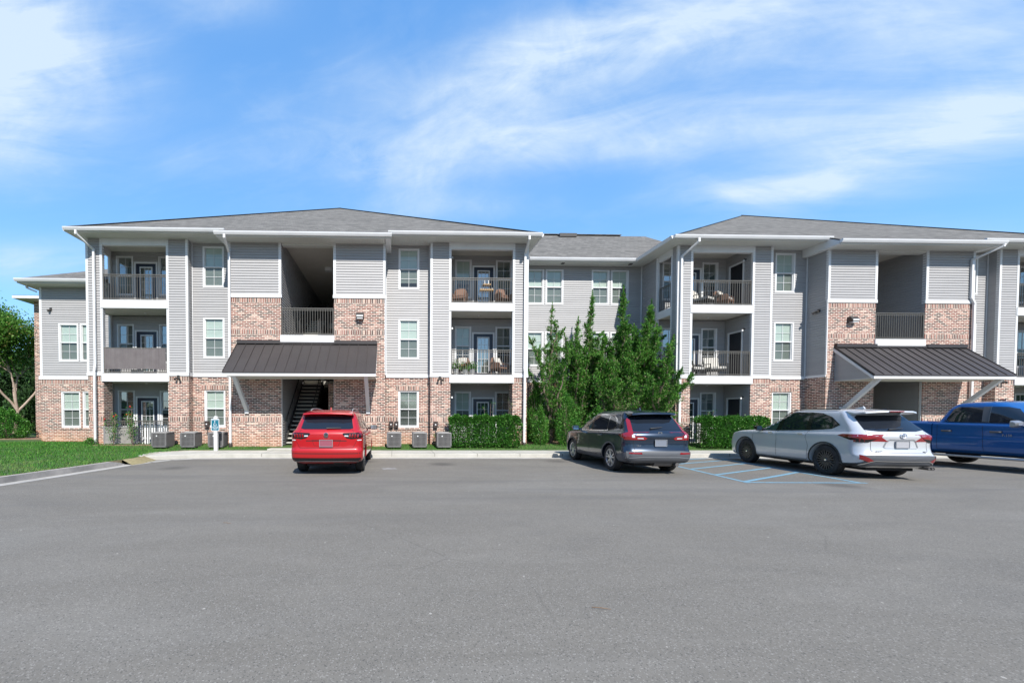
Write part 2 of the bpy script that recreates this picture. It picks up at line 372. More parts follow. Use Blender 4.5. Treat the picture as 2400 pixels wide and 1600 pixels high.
# ============================================================ the apartment building
YP, YT, YR, YB, YL = 16.4, 15.9, 16.75, 17.75, 18.8     # piers, stair tower, window bays, balcony back wall, link wall
CL, CR = -3.57, 21.43                                    # centre lines of the two wings
F2, F3, ZS, ZT = 3.27, 6.32, 8.88, 8.55                  # floor levels, soffits
BLD = thing('apartment_building', 'three storey grey siding and brick apartment building behind the parked cars', 'building', (8.9, 18.5, .25))
def B(mb, name, m=None, parent=None, **k): return mb.build(name, m, parent or BLD, **k)
# ---- windows, one of each size, then copies
_wcache = {}
def win_meshes(w_, h, refl, blind):
    key = (round(w_, 2), round(h, 2), refl, blind)
    if key in _wcache: return _wcache[key]
    f = MB(); t = .065; hw = w_/2; mz = h*.5
    f.box(-hw, -hw+t, -.03, .09, 0, h); f.box(hw-t, hw, -.03, .09, 0, h); f.box(-hw+t, hw-t, -.028, .09, h-t, h); f.box(-hw+t, hw-t, -.034, .09, 0, t)
    f.box(-hw+t, hw-t, -.012, .06, mz-.022, mz+.022)
    for s in (-1, 1): f.box(s*(hw-t-.014)-.014, s*(hw-t-.014)+.014, .004, .06, t, h-t)     # sash stiles
    f.box(-hw+t+.028, hw-t-.028, .006, .06, t, t+.035)
    for z in (t+(mz-t)/2, mz+(h-t-mz)/2): f.box(-hw+t+.028, hw-t-.028, .032, .04, z-.007, z+.007)
    f.box(-.007, .007, .0325, .0395, t+.035, mz-.022); f.box(-.007, .007, .0325, .0395, mz+.022, h-t)
    def sheet(y, z0, z1):
        g = MB(); g.face([(-hw+t-.01, y, z0), (hw-t+.01, y, z0), (hw-t+.01, y, z1), (-hw+t-.01, y, z1)]); return g
    me = []
    a = f.mesh('window_frame'); a.materials.append(M['trim']); me.append(a)
    b = sheet(.044, mz, h-t+.01).mesh('upper_pane'); b.materials.append(M['pane_refl' if refl else 'pane']); me.append(b)
    c = sheet(.044, t-.01, mz).mesh('lower_pane'); c.materials.append(M['pane_refl' if refl == 2 else 'screen']); me.append(c)
    d = MB(); d.box(-hw+.02, hw-.02, .16, .17, .02, h-.02); d = d.mesh('interior'); d.materials.append(M['interior']); me.append(d)
    if blind > 0:
        e = MB(); e.box(-hw+t-.01, hw-t+.01, .062, .07, t+(h-2*t)*(1-blind), h-t); e = e.mesh('blind'); e.materials.append(M['blind']); me.append(e)
    elif blind < 0:      # open slats, the dark room showing between them
        e = MB()
        for k in range(int((h-2*t)/.052)): e.box(-hw+t-.01, hw-t+.01, .062, .085, t+.02+k*.052, t+.038+k*.052)
        e = e.mesh('blind'); e.materials.append(M['blind']); me.append(e)
    _wcache[key] = me; return me
def window(x, y, z0, z1, w_=.90, refl=0, blind=1., face='x'):
    ms = win_meshes(w_, z1-z0, refl, blind)
    o = bpy.data.objects.new('window', ms[0]); COL.objects.link(o); o.parent = BLD; o.location = Vector((x, y, z0))-BLD.location
    if face == 'right': o.rotation_euler.z = R(90)
    for nm, me in zip(('pane', 'pane', 'room_backing', 'blind'), ms[1:]):
        c = bpy.data.objects.new(nm, me); COL.objects.link(c); c.parent = o
    return o
# ---- balcony doors
def door(x, y, z0, rz=0., glazed=True, w_=.90, h=2.03):
    f = MB(); t = .07; hw = w_/2
    f.box(-hw-t, -hw, -.035, .06, 0, h+t); f.box(hw, hw+t, -.035, .06, 0, h+t); f.box(-hw, hw, -.034, .06, h, h+t); f.box(-hw, hw, -.04, .06, -.02, .02)
    o = f.build('door', M['trim'], None); o.parent = BLD; o.location = Vector((x, y, z0))-BLD.location; o.rotation_euler.z = rz
    l = MB(); gx = .27; g0, g1 = .22, h-.16
    if glazed:
        l.box(-hw, -gx, 0, .045, .02, h); l.box(gx, hw, 0, .045, .02, h); l.box(-gx, gx, 0, .045, .02, g0); l.box(-gx, gx, 0, .045, g1, h)
    else: l.box(-hw, hw, 0, .045, .02, h)
    l.build('door_leaf', M['door' if glazed else 'darkdoor'], o, world=False)
    if glazed:
        g = MB(); g.face([(-gx, .02, g0), (gx, .02, g0), (gx, .02, g1), (-gx, .02, g1)]); g.build('door_pane', M['pane_refl'], o, world=False, fix=False)
        g = MB(); tt = .03
        g.box(-gx-.015, -gx+tt, -.012, 0, g0-.02, g1+.02); g.box(gx-tt, gx+.015, -.012, 0, g0-.02, g1+.02)
        g.box(-gx+tt, gx-tt, -.011, 0, g0-.02, g0+tt); g.box(-gx+tt, gx-tt, -.011, 0, g1-tt, g1+.02)
        for k in (-1, 1): g.box(k*.085-.007, k*.085+.007, .008, .016, g0+tt, g1-tt)
        for k in range(1, 5): zz = g0+(g1-g0)*k/5; g.box(-gx+tt, gx-tt, .009, .0155, zz-.007, zz+.007)
        g.build('muntins', M['trim'], o, world=False)
        g = MB(); g.box(-gx, gx, .07, .08, g0, g1); g.build('door_blind', M['blind'], o, world=False)
    g = MB(); g.lathe([(0, -.07), (.028, -.065), (.03, -.045), (.012, -.03), (.012, 0)], 10, 'y', (-hw+.07, 0, .98)); g.lathe([(0, -.02), (.028, -.018), (.028, 0)], 10, 'y', (-hw+.07, 0, 1.13))
    g.build('door_handle', M['steel'], o, world=False, smooth=True)
    return o
def railing(p0, p1, z0, h=1.06, parent=None, gap=.1):
    mb = MB(); p0 = Vector((p0[0], p0[1], 0)); p1 = Vector((p1[0], p1[1], 0)); L = (p1-p0).length; d = (p1-p0)/L
    def V(t, z): q_ = p0+d*t; return (q_.x, q_.y, z)
    mb.bar(V(0, z0+h), V(L, z0+h), .045, .035); mb.bar(V(.02, z0+h-.075), V(L-.02, z0+h-.075), .022, .022); mb.bar(V(.02, z0+.07), V(L-.02, z0+.07), .03, .03)
    n_ = max(2, int(L/gap))
    for k in range(n_+1):
        t = .012+(L-.024)*k/n_; mb.bar(V(t, z0+(.02 if k in (0, n_) else .07)), V(t, z0+h-.01), .017 if k not in (0, n_) else .035, .017 if k not in (0, n_) else .035)
    return B(mb, 'railing', M['rail'], parent)
sid, brk, trm, flt = MB(), MB(), MB(), MB()
def vtrim(x, y, z0, z1, sx=.045, sy=.02, w_=.09, d=.09):     # L-shaped corner post as one box proud of the wall
    trm.box(x-w_/2 if sx == 0 else min(x, x+sx*2), x+w_/2 if sx == 0 else max(x, x+sx*2), y-sy, y+d, z0, z1)
def hband(x0, x1, y, z0=3.17, z1=3.30, d=.035): trm.box(x0, x1, y-d, y+.02, z0, z1)
GZ = .1
def brick_front(x0, x1, y, z0, z1, holes=(), sold=()):
    hs = list(holes); flatwall(brk, 'x', y, x0, x1, z0, z1, hs)
    for s0 in sold:
        for a, b_, c_, d_ in cells(hs, x0, x1, s0, s0+.2): m_ = MB(); m_.box(a, b_, y-.006, y+.01, c_, d_); SOLD.append((m_, s0))
SOLD = []
WIN = []          # (x, y, z0, z1, w, refl, blind)
def wing(C, left):
    for s in (-1, 1):
        X_ = lambda a: C+s*a
        def rg(a, b_): return (min(X_(a), X_(b_)), max(X_(a), X_(b_)))
        # --- upper siding: inner pier, corner pier, bay, tower front
        x0, x1 = rg(5.10, 5.95); siding(sid, 'x', YP, x0, x1, 3.30, ZS, -1)
        x0, x1 = rg(8.62, 9.25); siding(sid, 'x', YP, x0, x1, 3.30, ZS, -1)
        siding(sid, 'y', X_(5.10), YP, YR, 3.30, ZS, -s)
        siding(sid, 'y', X_(9.25), YP, YP+.36, 3.30, ZS, s); siding(sid, 'y', X_(8.62), YP, YP+.12, 3.30, ZS, -s)
        a, b_ = rg(8.62, 9.25); aa, bb = rg(8.63, 9.12); flt.box(aa, bb, YP+.09, YP+.12, 3.3, ZS); aa, bb = rg(9.11, 9.13); flt.box(aa, bb, YP+.121, YP+.37, 3.3, ZS)
        siding(sid, 'y', X_(9.25), YB-.12, 26., 3.30, ZS, s)
        # bay with its stack of windows
        wx = C+s*4.18; x0, x1 = rg(3.17, 5.10)
        hs = [(wx-.43, wx+.43, a+.03, b2-.03) for a, b2 in ((6.98, 8.74), (3.96, 5.70))]
        siding(sid, 'x', YR, x0, x1, 3.30, ZS, -1, hs)
        WIN.append((wx, YR, 6.98, 8.72, .9, 0, 1. if not (left and s == 1) else .86)); WIN.append((wx, YR, 3.96, 5.70, .9, 0, 1. if left else .97)); WIN.append((wx, YR+.05, 1.0, 2.62, .9, 0, -1. if left and s == 1 else 1.))
        x0, x1 = rg(1.08, 3.17); siding(sid, 'x', YT, x0, x1, 6.45, ZT, -1)
        siding(sid, 'y', X_(3.17), YT, YR, 3.30, ZT+.33, s); x = X_(3.17); trm.box(min(x-s*.012, x+s*.026), max(x-s*.012, x+s*.026), YT-.02, YT+.03, 3.3, 6.32); trm.box(min(x, x+s*.03), max(x, x+s*.03), YT, YR, 3.20, 3.30)
        # breezeway walls run through the building
        siding(sid, 'y', X_(1.08), YT, 27.5, 3.0, 8.72, -s)
        siding(sid, 'y', X_(1.08), YT+.12, 27.5, GZ+.1, 3.0, -s)
        # balcony: back wall, inner side wall
        x0, x1 = rg(5.95, 9.25)
        for k, (f, top) in enumerate(((.28, 2.97), (F2, 5.98), (F3, ZS))):
            wa, wb = C+s*6.72, C+s*8.60; h0, h1 = f+.60, f+2.36
            if k == 0: h0, h1 = .92, 2.64
            dz = f
            hs = [(wa-.36, wa+.36, h0+.03, h1-.03), (wb-.36, wb+.36, h0+.03, h1-.03), (C+s*7.66-.45, C+s*7.66+.45, dz, dz+2.03)]
            siding(sid, 'x', YB, x0, x1, f, top, -1, hs)
            rf = 2 if k == 2 else 1
            WIN.append((wa, YB, h0, h1, .76, rf if (s == -1 or not left) else 0, .62)); WIN.append((wb, YB, h0, h1, .76, 1, .62 if k < 2 else .95))
            door(C+s*7.66, YB, dz)
            hs2 = [(16.86, 17.50, f, f+2.03)]
            siding(sid, 'y', X_(5.95), YP+.02, YB, f, top, s, hs2)
            door(X_(5.95), 17.18, f, R(90)*(s) if s == 1 else R(-90), glazed=False, w_=.64)
        # trims
        for z0, z1 in ((3.30, ZS),):
            for a in (5.10, 5.95, 8.62, 9.25):
                x = X_(a); ins = (1 if a in (5.10, 8.62) else -1)*s
                trm.box(min(x-ins*.022, x+ins*.075), max(x-ins*.022, x+ins*.075), YP-.028, YP+.07, z0, z1)
        x = X_(9.25); trm.box(min(x-s*.05, x+s*.026), max(x-s*.05, x+s*.026), YP+.29, YP+.37, 3.3, ZS)
        trm.box(min(x-s*.06, x+s*.026), max(x-s*.06, x+s*.026), YB-.13, YB-.01, .3, ZS)
        x = X_(3.17); trm.box(min(x-s*.075, x+s*.022), max(x-s*.075, x+s*.022), YT-.028, YT+.07, 6.45, ZT)
        x = X_(1.08); trm.box(min(x+s*.085, x-s*.022), max(x+s*.085, x-s*.022), YT-.028, YT+.1, 6.32, ZT-.02)
        trm.box(min(x+s*.07, x-s*.02), max(x+s*.07, x-s*.02), YT+.03, YT+.1, .2, 4.5)
        x = X_(3.17); trm.box(min(x, x+s*.05), max(x, x+s*.05), YR-.05, YR-.022, 3.3, ZS); x = X_(5.10); trm.box(min(x, x-s*.05), max(x, x-s*.05), YR-.05, YR-.022, 3.3, ZS)
        # bands between siding and brick
        a, b_ = rg(5.07, 5.99); hband(a, b_, YP); a, b_ = rg(8.58, 9.29); hband(a, b_, YP); a, b_ = rg(3.20, 5.07); hband(a, b_, YR)
        x = X_(9.27); trm.box(min(x, x-s*.03), max(x, x-s*.03), YP+.02, YP+.37, 3.17, 3.30); x = X_(8.60); trm.box(min(x, x+s*.03), max(x, x+s*.03), YP+.02, YP+.12, 3.17, 3.30)
        x = X_(9.27); trm.box(min(x, x-s*.03), max(x, x-s*.03), YB, 26, 3.17, 3.30)
        x = X_(5.10); trm.box(min(x, x-s*.03), max(x, x-s*.03), YP-.034, YR-.036, 3.17, 3.30)
        a, b_ = rg(1.04, 3.21); hband(a, b_, YT, 6.32, 6.45)
        # brick
        a, b_ = rg(5.10, 5.95); brick_front(a, b_, YP, GZ, 3.17, sold=(1.26, 2.955))
        a, b_ = rg(8.62, 9.25); brick_front(a, b_, YP, GZ, 3.17, sold=(1.26, 2.955))
        flatwall(brk, 'y', X_(5.10), YP, YR, GZ, 3.17); flatwall(brk, 'y', X_(5.95), YP, YP+.16, GZ, 3.17)
        flatwall(brk, 'y', X_(9.25), YP, YP+.36, GZ, 3.17); flatwall(brk, 'y', X_(8.62), YP, YP+.5, GZ, 3.0); a, b_ = rg(8.62, 9.25); flatwall(brk, 'x', YP+.5, a, b_, GZ, 3.0); flatwall(brk, 'y', X_(9.25), YP+.36, YP+.5, GZ, 3.0)
        flatwall(brk, 'y', X_(9.25), YB-.01, 26, GZ, 3.17)
        a, b_ = rg(3.17, 5.10); hw = [(wx-.45, wx+.45, 1.0, 2.62)]
        brick_front(a, b_, YR, GZ, 3.17, hw, (1.26,))
        m_ = MB(); m_.box(wx-.55, wx+.55, YR-.012, YR+.02, 2.622, 2.822); SOLD.append((m_, 2.622))
        brk.box(wx-.50, wx+.50, YR-.03, YR+.04, .92, .998)
        for q_ in (-1, 1): flatwall(brk, 'y', wx+q_*.45, YR, YR+.1, 1.0, 2.62)
        flatwall(brk, 'x', YR+.0, wx-.45, wx+.45, 2.60, 2.62)
        a, b_ = rg(1.08, 3.17); brick_front(a, b_, YT, GZ, 6.32, sold=(1.26, 4.83, 6.115))
        flatwall(brk, 'y', X_(3.17), YT, YR, GZ, 3.30); flatwall(brk, 'y', X_(1.08), YT, YT+.13, GZ, 6.32)
        # beams above the top balcony, slabs and their white boards
        a, b_ = rg(5.97, 8.60); BM = MB(); BM.box(a, b_, YP-.02, YP+.12, 8.58, ZS); B(BM, 'balcony_beam', M['trim']); x = X_(9.25)
        BM = MB(); BM.box(min(x, x-s*.12)+.0, max(x, x-s*.12), YP+.38, YB-.14, 8.58, ZS); B(BM, 'balcony_beam', M['trim'])
        for f in (F2, F3):
            a, b_ = rg(5.90, 8.67)
            mb = MB(); mb.box(a, b_, YP-.05, YP+.10, f-.34, f-.01); mb.box(a+.0, b_, YP+.10, YB, f-.30, f-.05)
            a2, b2 = rg(8.67, 9.22); mb.box(a2, b2, YP+.38, YB, f-.30, f-.05)
            x = X_(9.27); mb.box(min(x, x-s*.05), max(x, x-s*.05), YP+.36, YB-.12, f-.34, f-.01)
            bal = B(mb, 'balcony', M['trim'])
            mb = MB(); a3, b3 = rg(5.98, 9.2); mb.box(a3, b3, YP+.11, YB-.03, f-.312, f-.302); B(mb, 'balcony_ceiling', M['ceiling'], bal)
            mb = MB(); a3, b3 = rg(5.93, 8.64); mb.box(a3, b3, YP-.04, YP+.2, f-.008, f+.018); mb.box(a3, b3, YP+.2, YB-.04, f-.045, f+.016); B(mb, 'deck', M['kerb_face'], bal)
            railing((X_(5.99), YP+.03), (X_(8.60), YP+.03), f, parent=bal); railing((X_(9.19), YP+.39), (X_(9.19), YB-.16), f, parent=bal)
        railing((X_(5.99), YP+.03), (X_(8.60), YP+.03), .22)
        mb = MB(); a3, b3 = rg(5.98, 9.2); mb.box(a3, b3, YP+.13, YB-.03, ZS-.02, ZS-.002); B(mb, 'balcony_ceiling', M['ceiling'])
        mb = MB(); a3, b3 = rg(5.96, 9.2); mb.box(a3, b3, YP+.02, YB+.2, .05, .25); B(mb, 'patio_slab', M['concrete'])
        for f in (2.93, 5.98, ZS-.02):       # little round ceiling fixtures
            mb = MB(); mb.lathe([(0, -.035), (.04, -.03), (.05, 0)], 12, 'z', (C+s*7.3, 17.1, f)); B(mb, 'ceiling_fixture', M['trim'], smooth=True)
        for f in (F2, F3, .28):
            mb = MB(); x = X_(5.95); mb.lathe([(.045, 0), (.05, .015), (0, .02)], 12, 'x', (x, 16.72, f+2.12)) if s == 1 else mb.lathe([(.045, -.0), (.05, -.015), (0, -.02)], 12, 'x', (x, 16.72, f+2.12))
            mb.tube([(x, 16.72, f+2.12), (x+s*.09, 16.72, f+2.15), (x+s*.12, 16.72, f+2.08)], .012, 6)
            o = B(mb, 'balcony_light', M['lampgrey'], smooth=True)
            mb = MB(); mb.lathe([(.02, .0), (.035, -.03), (.04, -.07), (0, -.085)], 12, 'z', (x+s*.12, 16.72, f+2.08)); B(mb, 'glass_shade', M['lens'], o, smooth=True)
        # floodlights on the inner piers
        fx = C+s*(5.5 if left else 5.3)
        if left or s == 1:
            mb = MB(); mb.box(fx-.05, fx+.05, YP-.07, YP-.036, 3.10, 3.20); 
            for q_ in (-1, 1): mb.tube([(fx+q_*.02, YP-.06, 3.12), (fx+q_*.06, YP-.09, 3.08)], .012, 6)
            o = B(mb, 'floodlight', M['lampgrey'])
            for q_ in (-1, 1):
                mb = MB(); mb.tube([(fx+q_*.05, YP-.07, 3.09), (fx+q_*.07, YP-.10, 3.06), (fx+q_*.09, YP-.16, 3.01)], [.02, .04, .045], 10); B(mb, 'lamp_head', M['steel'], o, smooth=True)
        # tower wall between breezeway landing
    mb = MB(); mb.box(C-1.1, C+1.1, YT-.045, YT+.05, 4.42, 4.80); mb.box(C-1.05, C+1.05, YT+.05, YT+1.6, 4.55, 4.78); lan = B(mb, 'stair_landing', M['trim'])
    mb = MB(); mb.box(C-1.06, C+1.06, YT-.03, YT+1.6, 4.784, 4.81); B(mb, 'deck', M['kerb_face'], lan)
    railing((C-1.05, YT+.02), (C+1.05, YT+.02), 4.80, 1.10, lan)
    mb = MB(); mb.box(C-1.08, C+1.08, YT+.02, 27.5, 8.66, 8.70); B(mb, 'breezeway_ceiling', M['ceiling'])
    mb = MB(); mb.box(C-1.02, C+1.08, YT-.01, YT+.22, 8.44, ZT+.1); B(mb, 'breezeway_beam', M['soffit'])
    for f in (F2, F3): mb = MB(); mb.box(C-1.06, C+1.06, 20.2, 27.5, f-.25, f); B(mb, 'breezeway_floor', M['ceiling'])
    mb = MB(); mb.box(C+.2, C+.55, 18.7, 18.95, 8.50, 8.655); B(mb, 'ceiling_lamp', M['lens'])
    mb = MB(); mb.box(C-1.06, C+1.06, 27.5, 27.6, .1, 8.7); B(mb, 'breezeway_end_wall', M['siding'])
    # ground floor: brick meter enclosure on the right of the stair hall
    mb = MB(); mb.box(C+.55, C+1.04, 17.6, 17.75, .2, 3.0); B(mb, 'stair_hall_brick_wall', M['brick'])
    # stairs
    def flight(x0, x1, ya, za, yb, zb, n_):
        mb = MB()
        for k in range(n_):
            y = ya+(yb-ya)*(k+.5)/n_; z = za+(zb-za)*(k+1)/n_; mb.box(x0+.05, x1-.05, y-.13, y+.15, z-.05, z)
        st = B(mb, 'stair_treads', M['tread'])
        mb = MB()
        for x in (x0, x1-.05):
            mb.prism([(ya-.15, za-.02), (ya+.12, za-.02), (yb+.12, zb-.28), (yb+.1, zb+.08), (yb-.1, zb+.08), (ya-.15, za+.22)], 'x', x, x+.05)
        dz = (zb-za)/n_
        for k in range(n_): y = ya+(yb-ya)*(k+.5)/n_; z = za+(zb-za)*(k+1)/n_; mb.box(x0+.05, x1-.05, y+.12, y+.14, z-dz, z-.05)
        B(mb, 'stair_frame', M['steel'], st)
        mb = MB()
        for x in (x0+.02, x1-.02):
            mb.tube([(x, ya-.12, za+.12), (x, ya-.12, za+.95), (x, yb, zb+.95), (x, yb, zb+.1)], .024, 8)
            N_ = 12
            for k in range(1, N_): y = ya+(yb-ya)*k/N_; z = za+(zb-za)*k/N_; mb.tube([(x, y, z+.1), (x, y, z+.94)], .009, 5)
        B(mb, 'handrail', M['steel'], st, smooth=True)
    flight(C-1.02, C-.02, 16.25, .22, 19.6, F2, 17)
    mb = MB(); mb.box(C-1.06, C+1.06, 19.6, 20.3, F2-.2, F2); B(mb, 'stair_floor', M['ceiling'])
    flight(C-.75, C+.15, 17.6, 4.8, 20.0, F3, 9)
    flight(C+.2, C+1.0, 19.7, F2, 17.4, 4.8, 9)
    # awning over the entrance
    AW, yf = 2.86, 14.5; zb, zf = 4.46, 3.14
    mb = MB(); mb.prism([(YT-.01, zb), (yf-.02, zf), (yf-.02, zf-.035), (YT-.01, zb-.05)], 'x', C-AW, C+AW)
    slope = (zb-zf)/(YT-yf)
    n_ = 15
    for k in range(n_+1):
        x = C-AW+.012+(2*AW-.024)*k/n_
        mb.prism([(YT-.02, zb-.005), (yf-.015, zf-.005), (yf-.015, zf+.038), (YT-.02, zb+.038)], 'x', x-.011, x+.011)
    for s in (-1, 1): mb.box(*sorted((C+s*1.10, C+s*(AW-.02))), YT-.12, YT+.0, zb-.02, zb+.12)
    mb.box(C-1.10, C+1.10, YT-.10, YT-.02, zb-.03, zb+.05)
    aw = B(mb, 'awning', M['bronze'])
    mb = MB(); mb.box(C-AW, C+AW, yf, yf+.04, zf-.145, zf-.036)
    for s in (-1, 1):
        x0, x1 = sorted((C+s*(AW-.04), C+s*AW)); mb.prism([(yf+.04, zf-.145), (yf+.04, zf-.036+.0), (YT, zb-.052), (YT, zb-.2)], 'x', x0, x1)
    B(mb, 'fascia', M['trim'], aw)
    mb = MB(); mb.box(C-AW+.04, C+AW-.04, yf+.04, YT, zf-.13, zf-.11); B(mb, 'awning_soffit', M['soffit'], aw)
    for s in (-1, 1):
        mb = MB(); x = C+s*(AW-.07); mb.prism([(yf+.05, zf-.12), (YT, zf-.12), (YT, zb-.06), (yf+.05, zf-.045)], 'x', x-.01, x+.01)
        for k in range(1, 12):
            z = zf-.12+k*.106
            y0 = yf+.2+(YT-yf-.2)*(z-(zf-.05))/(zb-zf)
            if y0 < YT-.05: mb.prism([(y0, z), (YT, z), (YT, z+.02)], 'x', x-.022, x+.022)
        B(mb, 'awning_gable', M['siding'], aw)
        mb = MB(); mb.bar((C+s*(AW-.38), YT-.03, 1.75), (C+s*(AW-.38), yf+.12, zf-.10), .14, .14); mb.box(C+s*(AW-.38)-.08, C+s*(AW-.38)+.08, YT-.05, YT, 1.6, 1.95)
        B(mb, 'brace', M['trim'], aw)
    # wall pack lamp on the tower brick
    lx = C+2.15 if left else C-2.15
    mb = MB(); mb.prism([(YT, 5.72), (YT-.12, 5.72), (YT-.2, 5.60), (YT-.2, 5.52), (YT, 5.48)], 'x', lx-.16, lx+.16); o = B(mb, 'wall_lamp', M['lampgrey'], bevel=.01)
    mb = MB(); mb.face([(lx-.13, YT-.204, 5.595), (lx+.13, YT-.204, 5.595), (lx+.13, YT-.204, 5.535), (lx-.13, YT-.204, 5.535)]); mb.box(lx-.12, lx+.12, YT-.19, YT-.05, 5.46, 5.49); B(mb, 'lens', M['lens'], o)
    # ---------------- roof of the wing
    E, m_, ye, ze = (9.57 if left else 9.91), (.625 if left else .612), 15.76, 8.985
    yr, zr = ye+E, ze+E*m_; CA = C+(0 if left else 1.95)
    mb = MB(); yt_, zt = 15.27, 8.985-.49*m_; tw = 3.42
    mb.face([(C-E, ye, ze), (C-tw, ye, ze), (C+tw, ye, ze), (C+E, ye, ze), (CA, yr, zr)])
    mb.face([(C-tw, yt_, zt), (C+tw, yt_, zt), (C+tw, ye, ze), (C-tw, ye, ze)])
    mb.face([(C-E, ye, ze), (CA, yr, zr), (CA, 44, zr), (C-E, 44, ze)]); mb.face([(C+E, ye, ze), (C+E, 44, ze), (CA, 44, zr), (CA, yr, zr)])
    d = .03; mb.face([(C-E, ye, ze-d), (C-tw, ye, ze-d), (C-tw, ye, ze), (C-E, ye, ze)]); mb.face([(C+tw, ye, ze-d), (C+E, ye, ze-d), (C+E, ye, ze), (C+tw, ye, ze)])
    mb.face([(C-tw, yt_, zt-d), (C+tw, yt_, zt-d), (C+tw, yt_, zt), (C-tw, yt_, zt)])
    for s in (-1, 1): mb.face([(C+s*tw, yt_, zt-d), (C+s*tw, ye, ze-d), (C+s*tw, ye, ze), (C+s*tw, yt_, zt)]); mb.face([(C+s*E, ye, ze-d), (C+s*E, 44, ze-d), (C+s*E, 44, ze), (C+s*E, ye, ze)])
    roof = B(mb, 'roof', M['shingle'], fix=False)
    mb = MB()      # ridge caps along the two hips
    for s in (-1, 1):
        N_ = 46
        for k in range(N_):
            t0, t1 = k/N_, (k+1.05)/N_; P = lambda t: Vector((C+s*E*(1-t)+(CA-C)*t, ye+E*t, ze+E*m_*t+.012))
            mb.bar(P(t0), P(t1), .22, .006)
    B(mb, 'hip_caps', M['shingle'], roof)
    # gutters: five-sided profile
    def gutter(x0, x1, y, z):
        mb = MB(); mb.prism([(y, z), (y-.10, z), (y-.125, z-.02), (y-.115, z-.06), (y-.075, z-.13), (y, z-.13)], 'x', x0, x1); return B(mb, 'gutter', M['trim'])
    gutter(C-E-.02, C-tw+.16, ye, 8.985); gutter(C+tw-.12, C+E+.02, ye, 8.985); gutter(C-tw-.03, C+tw+.03, yt_, zt-.015)
    for s in (-1, 1):
        mb = MB(); x = C+s*E; q0 = .12*s
        mb.prism([(x, 8.97), (x+q0, 8.97), (x+q0*.6, 8.85), (x, 8.85)], 'y', ye, 26); B(mb, 'side_gutter', M['trim'])
    mb = MB(); sf = [(C-E+.01, C-tw), (C+tw, C+E-.01)]
    for a, b_ in sf: mb.box(a, b_, ye+.005, YR+.02, ZS-.025, ZS); mb.box(a, b_, ye+.003, ye+.03, ZS-.06, 8.965)
    mb.box(C-tw, C+tw, YR-.6, YR+.02, ZS-.024, ZS+.001)
    for s in (-1, 1): mb.box(*sorted((C+s*9.24, C+s*(E-.01))), YR+.02, 26, ZS-.025, ZS)
    mb.box(C-3.17, C+3.17, yt_+.005, YT+.02, ZT-.025, ZT); mb.box(C-tw+.01, C+tw-.01, yt_+.003, yt_+.03, ZT-.06, zt-.035)
    B(mb, 'soffit', M['soffit'])
    for s in (-1, 1):
        mb = MB(); mb.prism([(yt_+.035, ZT-.03), (YR-.02, ZT-.03), (YR-.02, ZS-.002), (ye+.15, ZS-.002), (ye+.02, ze-.05), (yt_+.035, zt-.04)], 'x', *sorted((C+s*3.19, C+s*tw))); B(mb, 'eave_return', M['trim'])
    # downspouts
    def spout(pts):
        mb = MB()
        for a, b_ in zip(pts[:-1], pts[1:]): mb.bar(a, Vector(b_)+(Vector(b_)-Vector(a)).normalized()*.02, .085, .06)
        o = B(mb, 'downspout', M['trim'])
        x, y, z = pts[-1]; mb = MB(); mb.lathe([(.06, 0), (.075, .02), (.075, .2), (.06, .22)], 12, 'z', (x, y, .18)); B(mb, 'drain_collar', M['lampgrey'], o, smooth=True)
    yw = YP-.075
    if left:
        spout([(C-9.1, ye-.06, 8.86), (C-9.1, ye-.06, 8.72), (C-8.88, yw-.02, 8.35), (C-8.88, yw-.02, 3.62), (C-8.88, yw-.07, 3.35), (C-8.88, yw-.07, .35)])
        spout([(C-3.05, yt_-.06, 8.54), (C-3.05, yt_-.06, 8.42), (C-3.13, YT-.075, 8.1), (C-3.13, YT-.075, .35)])
        spout([(C+9.06, ye-.06, 8.86), (C+9.06, ye-.06, 8.72), (C+9.10, yw-.02, 8.4), (C+9.10, yw-.02, 3.6), (C+9.1, yw-.07, 3.4), (C+9.10, yw-.07, .35)])
    else:
        spout([(C-8.9, ye-.06, 8.86), (C-8.9, ye-.06, 8.72), (C-9.15, yw-.02, 8.35), (C-9.15, yw-.02, .35)])
        spout([(C+3.35, yt_-.06, 8.54), (C+3.3, yt_-.06, 8.45), (C+2.98, YT-.075, 8.15), (C+2.98, YT-.075, 6.55), (C+3.10, YT-.085, 6.3), (C+3.10, YT-.085, .35)])
wing(CL, True); wing(CR, False)
# ---- link between the wings
xa, xb = CL+9.25, CR-9.25
hs = []
for wx in (6.86, 7.82, 10.10, 11.06):
    for z0, z1 in ((6.98, 8.68), (3.96, 5.66)): hs.append((wx-.42, wx+.42, z0+.03, z1-.03)); WIN.append((wx, YL, z0, z1, .88, 0, 1.))
siding(sid, 'x', YL, xa, xb, 3.30, ZS, -1, hs)
hb = [(wx-.44, wx+.44, 1.0, 2.62) for wx in (7.3, 10.5)]
brick_front(xa, xb, YL, GZ, 3.17, hb, (1.26, 2.955)); hband(xa, xb, YL)
for wx in (7.3, 10.5): WIN.append((wx, YL+.05, 1.0, 2.62, .88, 0, 1.))
for x in (xa+.02, xb-.07): trm.box(x, x+.05, YL-.05, YL-.022, 3.3, ZS)
m_ = .646; ye = 18.16
mb = MB(); mb.face([(xa-3.6, ye, 9.0), (xb+3.6, ye, 9.0), (xb+3.6, ye+5.95, 9+5.95*m_), (xa-3.6, ye+5.95, 9+5.95*m_)]); mb.face([(xa-3.6, ye+5.95, 9+5.95*m_), (xb+3.6, ye+5.95, 9+5.95*m_), (xb+3.6, ye+12, 9.), (xa-3.6, ye+12, 9.)])
